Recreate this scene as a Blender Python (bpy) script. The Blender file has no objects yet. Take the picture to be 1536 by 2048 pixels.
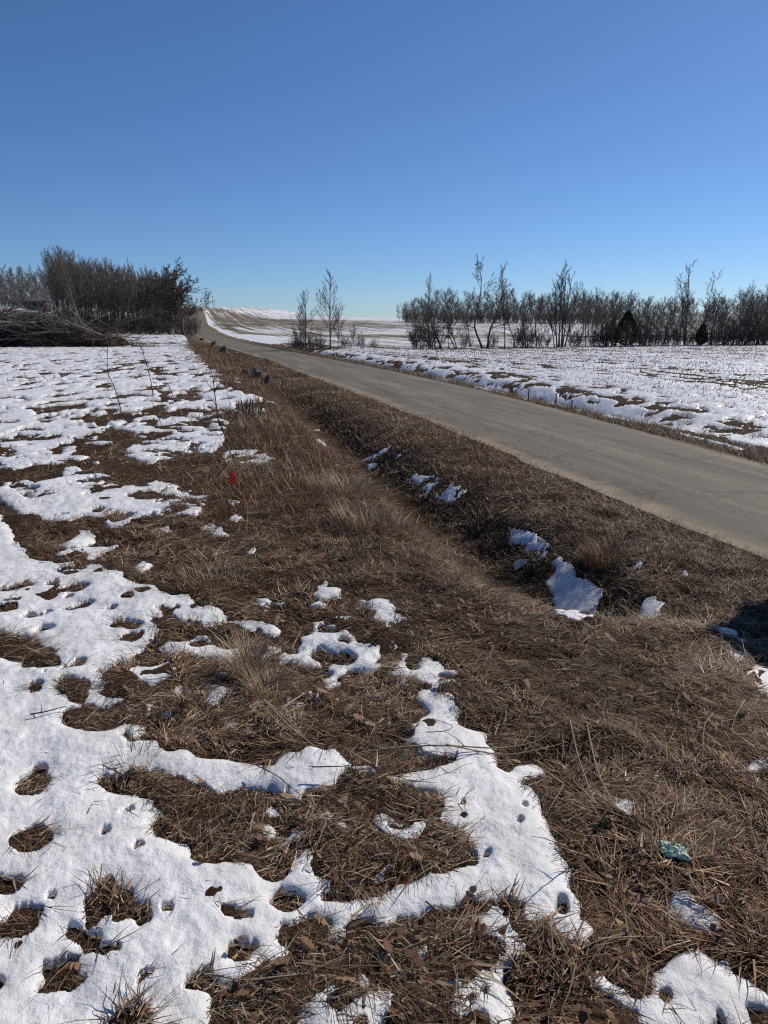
import bpy, math, random
import numpy as np
R = math.radians
sc = bpy.context.scene
C = sc.collection

# ------------------------------------------------------------------ camera
F, HY, CZ = 1420.0, 648.0, 2.1            # focal length in photo pixels, eye-level row, eye height
PITCH = math.atan((1024 - HY) / F)
cam = bpy.data.cameras.new('camera'); camo = bpy.data.objects.new('camera', cam); C.objects.link(camo)
cam.sensor_fit = 'VERTICAL'; cam.sensor_height = 36.0; cam.lens = 36.0 * F / 2048.0
cam.clip_start = 0.05; cam.clip_end = 6000
camo.location = (0, 0, CZ); camo.rotation_euler = (math.pi / 2 - PITCH, 0, 0)
sc.camera = camo

# ------------------------------------------------------------------ sky, sun, exposure
SUN_EL, SUN_AZ = R(37), R(50)              # sun ahead and to the right of the view
w = bpy.data.worlds.new('World'); sc.world = w; w.use_nodes = True
nt = w.node_tree; bg = nt.nodes['Background']
sky = nt.nodes.new('ShaderNodeTexSky'); sky.sky_type = 'NISHITA'; sky.sun_disc = False
sky.sun_elevation = SUN_EL; sky.sun_rotation = SUN_AZ
sky.air_density = 0.95; sky.dust_density = 0.6; sky.ozone_density = 10.0; sky.altitude = 1500
nt.links.new(sky.outputs[0], bg.inputs[0]); bg.inputs[1].default_value = 0.096
sl = bpy.data.lights.new('sun', 'SUN'); sl.energy = 4.3; sl.angle = R(0.53); sl.color = (1.0, 0.93, 0.83)
so = bpy.data.objects.new('sun', sl); C.objects.link(so)
so.rotation_euler = (math.pi / 2 - SUN_EL, 0, -SUN_AZ + math.pi)
so.location = (20, 20, 30)
sc.view_settings.view_transform = 'Standard'; sc.view_settings.look = 'None'
sc.view_settings.exposure = 0.0; sc.view_settings.gamma = 1.0
sc.render.engine = 'CYCLES'; sc.cycles.max_bounces = 6; sc.cycles.diffuse_bounces = 3
sc.cycles.transparent_max_bounces = 8; sc.cycles.use_denoising = False; sc.cycles.filter_width = 1.2

rng = np.random.default_rng(11)
rnd = random.Random(5)

# ------------------------------------------------------------------ numeric helpers
def hash2(ix, iy, seed):
    h = (ix.astype(np.int64) * 374761393 + iy.astype(np.int64) * 668265263 + seed * 974711) & 0xffffffff
    h = ((h ^ (h >> 13)) * 1274126177) & 0xffffffff
    return ((h ^ (h >> 16)) & 0xffffff) / float(0xffffff)
def vnoise(x, y, seed=0):
    x0 = np.floor(x); y0 = np.floor(y); fx = x - x0; fy = y - y0
    fx = fx * fx * (3 - 2 * fx); fy = fy * fy * (3 - 2 * fy)
    a = hash2(x0, y0, seed); b = hash2(x0 + 1, y0, seed); c = hash2(x0, y0 + 1, seed); d = hash2(x0 + 1, y0 + 1, seed)
    return (a * (1 - fx) + b * fx) * (1 - fy) + (c * (1 - fx) + d * fx) * fy
def fbm(x, y, seed=0, octv=4):
    s = 0; a = 0.5; t = 0
    for k in range(octv):
        s = s + a * vnoise(x * 2 ** k + 17.3 * k, y * 2 ** k - 9.1 * k, seed + k); t += a; a *= 0.5
    return s / t
def sm(x, a, b):
    t = np.clip((x - a) / (b - a), 0, 1); return t * t * (3 - 2 * t)

# ------------------------------------------------------------------ the lie of the land
_ys = np.linspace(-40, 1600, 3281)
def _tab(px, py, k):
    v = np.interp(_ys, px, py); ker = np.ones(k) / k
    return np.convolve(np.pad(v, k // 2, mode='edge'), ker, 'valid')[:len(_ys)]
_lx = _tab([-40, 0, 6.75, 9.2, 13, 17.6, 24.8, 34.3, 48, 73.7, 94, 155, 257, 381, 590, 1600],
           [18.5, 5.9, 3.83, 3.07, 2.15, 1.03, -1.1, -3.95, -7.8, -16, -22.6, -39.7, -67.7, -100.0, -155.2, -430], 9)
_rx = _tab([-40, 0, 7.5, 11.8, 15.3, 20.4, 29.3, 39.6, 49.4, 70.7, 94, 155, 257, 381, 590, 1600],
           [21.5, 9.2, 7.35, 6.44, 5.83, 4.75, 2.6, -0.5, -3.7, -10.6, -18.4, -35.6, -63.6, -96.0, -151.0, -426], 9)
_zt = _tab([-40, 70, 94, 155, 200, 257, 381, 590, 700, 900, 1600],
           [0, 0, -0.02, 0.0, 0.75, 1.9, 4.3, 8.75, 9.0, 5, -6], 61)
def xl(y): return np.interp(y, _ys, _lx)
def xr(y): return np.interp(y, _ys, _rx)
def base_z(x, y):
    """smooth ground height, without the fine unevenness"""
    x = np.asarray(x, float); y = np.asarray(y, float)
    L = xl(y); Rr = xr(y)
    zt = np.interp(y, _ys, _zt)
    A = np.clip(1 - 0.0021 * (x + 85), 0.3, 1.0)
    z = np.where(zt > 0, zt * A, zt)
    tr = (x - Rr) * 0.96; tl = (L - x) * 0.96            # distance outside the right / left road edge
    z = z - 0.85 * sm(y, 18, 105) * sm(tr, 2, 22) * (1 - sm(y, 140, 320))
    z = z + 6.2 * sm(-x, 58, 105) * sm(y, 95, 205)
    z = z - 0.2 * (1 - sm(tl, 0.9, 3.6)) * (1 - sm(tr, 2.0, 6.0))
    dl = 0.62 * sm(y, 4.8, 6.3) * (1 - 0.75 * sm(y, 17, 30)) * (1 - sm(y, 45, 60))
    z = z - dl * np.exp(-((tl - 2.3) / 0.72) ** 2)
    dr = 0.55 * sm(y, 13, 24) * (1 - sm(y, 62, 72))
    z = z - dr * np.exp(-((tr - 1.75) / 0.75) ** 2)
    return z
def fine_bumps(x, y):
    L = xl(y); Rr = xr(y); m = sm(np.maximum(L - x, x - Rr), 0.05, 0.5); k = 1 - 0.6 * sm(y, 10, 40)
    return m * k * ((fbm(x * 4.5, y * 4.5, 9, 3) - 0.5) * 0.1 + (fbm(x * 15, y * 15, 13, 2) - 0.5) * 0.03)
def bumps(x, y):
    L = xl(y); Rr = xr(y)
    m = sm(np.maximum(L - x, x - Rr), 0.05, 0.5)
    return m * (fbm(x * 0.9, y * 0.9, 3, 3) - 0.5) * 0.09 + fine_bumps(x, y) - 0.05 * sm(np.minimum(x - L, Rr - x), 0.2, 0.6)
def ground_z(x, y):
    x = np.asarray(x, float); y = np.asarray(y, float)
    return base_z(x, y) + bumps(x, y)
_cp, _sp = math.cos(PITCH), math.sin(PITCH)
def spot(px, py):
    """world x, y of the ground seen along a photo direction"""
    px = np.asarray(px, float); py = np.asarray(py, float)
    dx = (px - 768) / F; v = (1024 - py) / F
    dy = _cp + v * _sp; dz = -_sp + v * _cp
    z = np.zeros_like(dx)
    for _ in range(14):
        t = (z - CZ) / np.minimum(dz, -1e-4); x = t * dx; y = t * dy
        z = 0.5 * z + 0.5 * base_z(x, y)
    return x, y
def at_depth(px, d, z=0.0):
    """x of a thing standing d metres ahead in that direction"""
    return (px - 768) / F * (d * _cp + (CZ - z) * _sp)

# ------------------------------------------------------------------ mesh helpers
def tag(o, label=None, cat=None, group=None, kind=None):
    if label: o['label'] = label
    if cat: o['category'] = cat
    if group: o['group'] = group
    if kind: o['kind'] = kind
    return o
def link(name, me, mat=None, parent=None):
    o = bpy.data.objects.new(name, me); C.objects.link(o)
    if mat is not None and me is not None and not me.materials: me.materials.append(mat)
    if parent: o.parent = parent
    return o
def empty(name, loc, rz=0.0, scale=1.0):
    o = bpy.data.objects.new(name, None); C.objects.link(o)
    o.location = loc; o.rotation_euler = (0, 0, rz); o.scale = (scale,) * 3
    o.empty_display_size = 0.2
    return o
def np_mesh(name, V, Fq, smooth=True, col=None):
    """V (n,3), Fq (m,k) with k = 3 or 4"""
    me = bpy.data.meshes.new(name); V = np.asarray(V, np.float32); Fq = np.asarray(Fq, np.int32)
    m, k = Fq.shape
    me.vertices.add(len(V)); me.vertices.foreach_set('co', V.ravel())
    me.loops.add(m * k); me.loops.foreach_set('vertex_index', Fq.ravel())
    me.polygons.add(m); me.polygons.foreach_set('loop_start', np.arange(0, m * k, k, dtype=np.int32))
    me.polygons.foreach_set('use_smooth', np.full(m, smooth, bool))
    if col is not None:
        a = me.color_attributes.new('tint', 'FLOAT_COLOR', 'POINT')
        c4 = np.ones((len(V), 4), np.float32); c4[:, :3] = col; a.data.foreach_set('color', c4.ravel())
    me.update(calc_edges=True)
    return me
def fan(y0, y1, ny, u0, u1, nx, off=3.0):
    """a ground grid whose cells grow with distance: x = u (y + off)"""
    yy = np.exp(np.linspace(math.log(y0 + off), math.log(y1 + off), ny)) - off
    uu = np.linspace(u0, u1, nx)
    Y, U = np.meshgrid(yy, uu, indexing='ij'); X = U * (Y + off)
    return X, Y
def grid_faces(ny, nx, keep=None):
    i = np.arange(ny * nx).reshape(ny, nx)
    f = np.stack([i[:-1, :-1], i[:-1, 1:], i[1:, 1:], i[1:, :-1]], -1).reshape(-1, 4)
    if keep is not None:
        k = keep.ravel()[f].any(1); f = f[k]
    return f
def compact(V, Fq, *attrs):
    used = np.zeros(len(V), bool); used[Fq.ravel()] = True
    idx = np.cumsum(used) - 1
    return (V[used], idx[Fq]) + tuple(a[used] for a in attrs)

# ------------------------------------------------------------------ materials
def mat(name):
    m = bpy.data.materials.new(name); m.use_nodes = True
    return m, m.node_tree.nodes, m.node_tree.links, m.node_tree.nodes['Principled BSDF']
def node(n, t, **kw):
    x = n.new(t)
    for k, v in kw.items():
        if hasattr(x, k): setattr(x, k, v)
        else: x.inputs[k].default_value = v
    return x
def ramp(n, stops):
    r = n.new('ShaderNodeValToRGB'); e = r.color_ramp.elements
    while len(e) < len(stops): e.new(0.5)
    for q, (p, c) in zip(e, stops): q.position = p; q.color = (*c, 1) if len(c) == 3 else c
    return r
def noisy(name, c1, c2, scale, rough=0.9, bump=0.0, bscale=None, detail=6, spec=0.2, stretch=None):
    m, n, l, b = mat(name)
    tc = n.new('ShaderNodeTexCoord'); src = tc.outputs['Object']
    if stretch:
        mp = n.new('ShaderNodeMapping'); mp.inputs['Scale'].default_value = stretch; l.new(src, mp.inputs[0]); src = mp.outputs[0]
    t = node(n, 'ShaderNodeTexNoise', Scale=scale, Detail=detail, Roughness=0.65); l.new(src, t.inputs['Vector'])
    r = ramp(n, [(0.3, c1), (0.7, c2)]); l.new(t.outputs[0], r.inputs[0]); l.new(r.outputs[0], b.inputs['Base Color'])
    b.inputs['Roughness'].default_value = rough; b.inputs['Specular IOR Level'].default_value = spec
    if bump:
        t2 = node(n, 'ShaderNodeTexNoise', Scale=bscale or scale * 3, Detail=5); l.new(src, t2.inputs['Vector'])
        bp = node(n, 'ShaderNodeBump', Strength=bump, Distance=0.02); l.new(t2.outputs[0], bp.inputs['Height']); l.new(bp.outputs[0], b.inputs['Normal'])
    return m

def ground_material():
    m, n, l, b = mat('ground_earth')
    g = n.new('ShaderNodeNewGeometry'); pos = g.outputs['Position']
    t1 = node(n, 'ShaderNodeTexNoise', Scale=0.7, Detail=8, Roughness=0.7); l.new(pos, t1.inputs['Vector'])
    t2 = node(n, 'ShaderNodeTexNoise', Scale=38, Detail=6, Roughness=0.75); l.new(pos, t2.inputs['Vector'])
    r1 = ramp(n, [(0.28, (0.016, 0.009, 0.006)), (0.5, (0.05, 0.029, 0.017)), (0.72, (0.13, 0.08, 0.046))]); l.new(t2.outputs[0], r1.inputs[0])
    r2 = ramp(n, [(0.3, (0.75, 0.7, 0.66)), (0.7, (1.15, 1.1, 1.0))]); l.new(t1.outputs[0], r2.inputs[0])
    mx = node(n, 'ShaderNodeMix', data_type='RGBA', blend_type='MULTIPLY'); mx.inputs[0].default_value = 1
    l.new(r1.outputs[0], mx.inputs[6]); l.new(r2.outputs[0], mx.inputs[7])
    # far fields: bare crop earth and rows that still hold snow
    far = node(n, 'ShaderNodeAttribute', attribute_name='far'); den = node(n, 'ShaderNodeAttribute', attribute_name='snowy')
    mp = n.new('ShaderNodeMapping'); mp.vector_type = 'POINT'
    mp.inputs['Rotation'].default_value = (0, 0, R(-15.6)); l.new(pos, mp.inputs[0])
    sc1 = n.new('ShaderNodeMapping'); sc1.inputs['Scale'].default_value = (0.8, 0.012, 0.0); l.new(mp.outputs[0], sc1.inputs[0])
    sc2 = n.new('ShaderNodeMapping'); sc2.inputs['Scale'].default_value = (0.1, 0.03, 0.0); l.new(mp.outputs[0], sc2.inputs[0])
    s1 = node(n, 'ShaderNodeTexNoise', Scale=1.0, Detail=4, Roughness=0.6); l.new(sc1.outputs[0], s1.inputs['Vector'])
    s2 = node(n, 'ShaderNodeTexNoise', Scale=1.0, Detail=5, Roughness=0.6); l.new(sc2.outputs[0], s2.inputs['Vector'])
    ad = node(n, 'ShaderNodeMath', operation='MULTIPLY_ADD'); ad.inputs[1].default_value = 2.2; l.new(s1.outputs[0], ad.inputs[0]); l.new(s2.outputs[0], ad.inputs[2])
    ad2 = node(n, 'ShaderNodeMath', operation='ADD'); l.new(ad.outputs[0], ad2.inputs[0]); l.new(den.outputs['Fac'], ad2.inputs[1])
    st = node(n, 'ShaderNodeMapRange'); st.inputs[1].default_value = 1.86; st.inputs[2].default_value = 2.25; l.new(ad2.outputs[0], st.inputs[0])
    fr = ramp(n, [(0.3, (0.1, 0.078, 0.052)), (0.7, (0.2, 0.16, 0.11))]); l.new(s2.outputs[0], fr.inputs[0])
    mf = node(n, 'ShaderNodeMix', data_type='RGBA'); l.new(far.outputs['Fac'], mf.inputs[0]); l.new(mx.outputs[2], mf.inputs[6]); l.new(fr.outputs[0], mf.inputs[7])
    ms = node(n, 'ShaderNodeMix', data_type='RGBA'); l.new(st.outputs[0], ms.inputs[0]); l.new(mf.outputs[2], ms.inputs[6]); ms.inputs[7].default_value = (0.66, 0.67, 0.69, 1)
    l.new(ms.outputs[2], b.inputs['Base Color']); b.inputs['Roughness'].default_value = 0.95; b.inputs['Specular IOR Level'].default_value = 0.1
    bp = node(n, 'ShaderNodeBump', Strength=0.7, Distance=0.02); l.new(t2.outputs[0], bp.inputs['Height']); l.new(bp.outputs[0], b.inputs['Normal'])
    return m
def snow_material():
    m, n, l, b = mat('old_snow')
    g = n.new('ShaderNodeNewGeometry'); pos = g.outputs['Position']
    t1 = node(n, 'ShaderNodeTexNoise', Scale=3.0, Detail=6, Roughness=0.6); l.new(pos, t1.inputs['Vector'])
    r = ramp(n, [(0.3, (0.64, 0.625, 0.6)), (0.58, (0.8, 0.79, 0.775))]); l.new(t1.outputs[0], r.inputs[0])
    t3 = node(n, 'ShaderNodeTexNoise', Scale=26, Detail=3, Roughness=0.6); l.new(pos, t3.inputs['Vector'])
    r3 = ramp(n, [(0.24, (0.55, 0.5, 0.44)), (0.36, (1, 1, 1))]); l.new(t3.outputs[0], r3.inputs[0])
    mx = node(n, 'ShaderNodeMix', data_type='RGBA', blend_type='MULTIPLY'); mx.inputs[0].default_value = 0.6
    l.new(r.outputs[0], mx.inputs[6]); l.new(r3.outputs[0], mx.inputs[7])
    l.new(mx.outputs[2], b.inputs['Base Color'])
    b.inputs['Roughness'].default_value = 0.42; b.inputs['Specular IOR Level'].default_value = 0.45
    t2 = node(n, 'ShaderNodeTexNoise', Scale=120, Detail=4, Roughness=0.8); l.new(pos, t2.inputs['Vector'])
    t4 = node(n, 'ShaderNodeTexNoise', Scale=22, Detail=4, Roughness=0.6); l.new(pos, t4.inputs['Vector'])
    b2 = node(n, 'ShaderNodeBump', Strength=0.5, Distance=0.02); l.new(t4.outputs[0], b2.inputs['Height'])
    bp = node(n, 'ShaderNodeBump', Strength=0.6, Distance=0.006); l.new(t2.outputs[0], bp.inputs['Height']); l.new(b2.outputs[0], bp.inputs['Normal'])
    l.new(bp.outputs[0], b.inputs['Normal'])
    return m
def road_material():
    m, n, l, b = mat('worn_chipseal')
    at = node(n, 'ShaderNodeAttribute', attribute_name='across')
    g = n.new('ShaderNodeNewGeometry'); pos = g.outputs['Position']
    mp = n.new('ShaderNodeMapping'); mp.inputs['Rotation'].default_value = (0, 0, R(-15.6)); l.new(pos, mp.inputs[0])
    sc1 = n.new('ShaderNodeMapping'); sc1.inputs['Scale'].default_value = (2.6, 0.16, 0); l.new(mp.outputs[0], sc1.inputs[0])
    t1 = node(n, 'ShaderNodeTexNoise', Scale=1.0, Detail=7, Roughness=0.65); l.new(sc1.outputs[0], t1.inputs['Vector'])
    r1 = ramp(n, [(0.3, (0.112, 0.094, 0.074)), (0.52, (0.162, 0.138, 0.108)), (0.75, (0.27, 0.228, 0.168))]); l.new(t1.outputs[0], r1.inputs[0])
    t2 = node(n, 'ShaderNodeTexNoise', Scale=60, Detail=5, Roughness=0.8); l.new(pos, t2.inputs['Vector'])
    r2 = ramp(n, [(0.32, (0.3, 0.3, 0.3)), (0.5, (0.95, 0.95, 0.95)), (0.7, (1.75, 1.7, 1.62))]); l.new(t2.outputs[0], r2.inputs[0])
    mx = node(n, 'ShaderNodeMix', data_type='RGBA', blend_type='MULTIPLY'); mx.inputs[0].default_value = 1
    l.new(r1.outputs[0], mx.inputs[6]); l.new(r2.outputs[0], mx.inputs[7])
    # sandy wash along the left edge
    wv = node(n, 'ShaderNodeTexNoise', Scale=1.3, Detail=5); l.new(pos, wv.inputs['Vector'])
    ad = node(n, 'ShaderNodeMath', operation='MULTIPLY_ADD'); ad.inputs[1].default_value = 0.22; l.new(wv.outputs[0], ad.inputs[0]); l.new(at.outputs['Fac'], ad.inputs[2])
    e = node(n, 'ShaderNodeMapRange'); e.inputs[1].default_value = 0.215; e.inputs[2].default_value = 0.085; l.new(ad.outputs[0], e.inputs[0])
    ms = node(n, 'ShaderNodeMix', data_type='RGBA'); l.new(e.outputs[0], ms.inputs[0]); l.new(mx.outputs[2], ms.inputs[6]); ms.inputs[7].default_value = (0.34, 0.275, 0.185, 1)
    # wheel tracks polished darker than the crown and the edges
    tk = ramp(n, [(0.0, (1.08, 1.06, 1.02)), (0.24, (0.86, 0.86, 0.87)), (0.48, (1.1, 1.09, 1.06)), (0.74, (0.86, 0.86, 0.87)), (1.0, (1.1, 1.08, 1.03))]); l.new(at.outputs['Fac'], tk.inputs[0])
    mk = node(n, 'ShaderNodeMix', data_type='RGBA', blend_type='MULTIPLY'); mk.inputs[0].default_value = 1; l.new(ms.outputs[2], mk.inputs[6]); l.new(tk.outputs[0], mk.inputs[7]); ms = mk
    # fine cracks
    vo = node(n, 'ShaderNodeTexVoronoi', feature='DISTANCE_TO_EDGE', Scale=0.55)
    dn = node(n, 'ShaderNodeTexNoise', Scale=2.0, Detail=6); l.new(pos, dn.inputs['Vector'])
    va = node(n, 'ShaderNodeVectorMath', operation='ADD'); l.new(pos, va.inputs[0]); l.new(dn.outputs[1], va.inputs[1]); l.new(va.outputs[0], vo.inputs['Vector'])
    cr = ramp(n, [(0.0, (0.3, 0.28, 0.25)), (0.018, (1, 1, 1))]); l.new(vo.outputs[0], cr.inputs[0])
    mc = node(n, 'ShaderNodeMix', data_type='RGBA', blend_type='MULTIPLY'); mc.inputs[0].default_value = 0.6
    l.new(ms.outputs[2], mc.inputs[6]); l.new(cr.outputs[0], mc.inputs[7]); l.new(mc.outputs[2], b.inputs['Base Color'])
    b.inputs['Roughness'].default_value = 0.85; b.inputs['Specular IOR Level'].default_value = 0.25
    bp = node(n, 'ShaderNodeBump', Strength=0.5, Distance=0.01); l.new(t2.outputs[0], bp.inputs['Height']); l.new(bp.outputs[0], b.inputs['Normal'])
    return m
def tint_material(name, rough=0.7, trans=0.25):
    m, n, l, b = mat(name)
    a = node(n, 'ShaderNodeAttribute', attribute_name='tint'); l.new(a.outputs[0], b.inputs['Base Color'])
    b.inputs['Roughness'].default_value = rough; b.inputs['Specular IOR Level'].default_value = 0.25
    tr = n.new('ShaderNodeBsdfTranslucent'); l.new(a.outputs[0], tr.inputs[0])
    mx = n.new('ShaderNodeMixShader'); mx.inputs[0].default_value = trans
    l.new(b.outputs[0], mx.inputs[1]); l.new(tr.outputs[0], mx.inputs[2]); l.new(mx.outputs[0], n['Material Output'].inputs[0])
    return m
M = {}
M['ground'] = ground_material(); M['snow'] = snow_material(); M['road'] = road_material()
M['straw'] = tint_material('dry_straw', trans=0.12)
M['bark'] = noisy('grey_bark', (0.08, 0.068, 0.058), (0.2, 0.175, 0.15), 9, bump=0.5, stretch=(3, 3, 0.6))
M['twig'] = noisy('twig_bark', (0.13, 0.105, 0.09), (0.27, 0.225, 0.19), 4)
M['backlittwig'] = noisy('backlit_twig_bark', (0.08, 0.062, 0.054), (0.17, 0.135, 0.115), 4)  # shade of trees seen against the light, put into the bark colour
M['palebark'] = noisy('pale_bark', (0.22, 0.19, 0.15), (0.4, 0.36, 0.3), 5, bump=0.3)
M['cutwood'] = noisy('cut_wood', (0.3, 0.21, 0.12), (0.5, 0.38, 0.24), 14)
M['oldcut'] = noisy('weathered_cut_wood', (0.13, 0.1, 0.07), (0.27, 0.21, 0.15), 14)
M['stumpbark'] = noisy('stump_bark', (0.07, 0.055, 0.043), (0.22, 0.175, 0.135), 16, bump=0.8, stretch=(3, 3, 0.7))
M['palestick'] = noisy('pale_stick', (0.22, 0.16, 0.1), (0.42, 0.33, 0.22), 12)
M['darkstick'] = noisy('dark_stick', (0.035, 0.022, 0.017), (0.1, 0.062, 0.045), 12)
M['cedar'] = noisy('cedar_needles', (0.025, 0.03, 0.015), (0.07, 0.078, 0.04), 3)
M['debris'] = noisy('bark_debris', (0.03, 0.02, 0.013), (0.13, 0.085, 0.045), 5, bump=0.8)

# ------------------------------------------------------------------ ground sheet
def build_ground():
    X, Y = fan(-2.6, 14, 250, -1.3, 1.3, 400)
    X2, Y2 = fan(14, 2600, 260, -1.3, 1.3, 400)
    X = np.vstack([X, X2[1:]]); Y = np.vstack([Y, Y2[1:]])
    # crowd the columns of the far rows towards the road, where the finest strips run
    u = X / (Y + 3.0); uc = (xr(Y) + 3) / (Y + 3.0); wgt = sm(Y, 30, 90); X = (u + wgt * (-0.55) * (u - uc) * np.exp(-((u - uc) / 0.35) ** 2)) * (Y + 3.0)
    Z = ground_z(X, Y)
    d = np.hypot(X, Y)
    Z = np.where(Y > 700, np.maximum(Z, base_z(X, np.minimum(Y, 1600)) - (Y - 700) * 0.004), Z)
    V = np.stack([X, Y, Z], -1).reshape(-1, 3)
    me = np_mesh('ground', V, grid_faces(*X.shape))
    far = np.maximum(sm(Y, 70, 110) * sm(X, xl(Y) - 3, xl(Y)), sm(Y, 150, 200))
    # where the snow lies on the far slopes
    t = (X - xr(Y)) * 0.96
    sn = 0.33 + 0.22 * sm(t, 25, 120)
    sn = sn + 0.26 * sm(Y, 400, 440) + 0.16 * sm(Y, 90, 120) * (1 - sm(Y, 205, 240))
    band = sm(Y, 235, 265) * (1 - sm(Y, 395, 430)) * (1 - sm(t, 40, 110)); sn = sn - 0.16 * band
    sn = sn - 0.25 * sm(Y, 150, 165) * (1 - sm(Y, 172, 186)) * (1 - sm(t, 60, 120))
    edge = np.exp(-((t - 3.2) / 1.3) ** 2); sn = sn + 0.6 * edge
    sn = sn - 2.0 * (1 - sm(t, 0.6, 2.6))
    left = X < xl(Y) - 4
    sn = np.where(left, 0.30 + 0.25 * sm(-X, 75, 110), sn)
    sn = np.where(Y < 88, np.where(Y < 74, -2, sn * sm(Y, 74, 92) - 2 * (1 - sm(Y, 74, 92))), sn)
    for nm, a in (('far', far), ('snowy', sn)):
        at = me.attributes.new(nm, 'FLOAT', 'POINT'); at.data.foreach_set('value', a.astype(np.float32).ravel())
    return tag(link('ground', me, M['ground']), 'brown matted earth of the field, verge and far hillside', kind='structure')
build_ground()

# ------------------------------------------------------------------ road
def build_road():
    yy = np.concatenate([np.linspace(-12, 20, 90), np.exp(np.linspace(math.log(20.4), math.log(640), 200))])
    tt = np.concatenate([[0, .004, .01, .03], np.linspace(.08, .92, 11), [.97, .99, .996, 1]]); nx = len(tt)
    Y, T = np.meshgrid(yy, tt, indexing='ij')
    L = xl(Y) + 0.16 * (fbm(Y * 1.1, Y * 0, 41, 4) - 0.5) * 2; Rr = xr(Y) + 0.12 * (fbm(Y * 1.1, Y * 0, 47, 4) - 0.5) * 2
    X = L + (Rr - L) * T
    zc = base_z((xl(Y) + xr(Y)) / 2, Y)
    Z = zc + 0.035 * (1 - (2 * T - 1) ** 2) + 0.012
    Z[:, 0] = zc[:, 0] - 0.05; Z[:, -1] = zc[:, -1] - 0.05
    V = np.stack([X, Y, Z], -1).reshape(-1, 3)
    me = np_mesh('road', V, grid_faces(*X.shape))
    at = me.attributes.new('across', 'FLOAT', 'POINT'); at.data.foreach_set('value', T.astype(np.float32).ravel())
    tag(link('road', me, M['road']), 'narrow worn tan-grey paved country road running uphill', kind='structure')
build_road()

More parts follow.
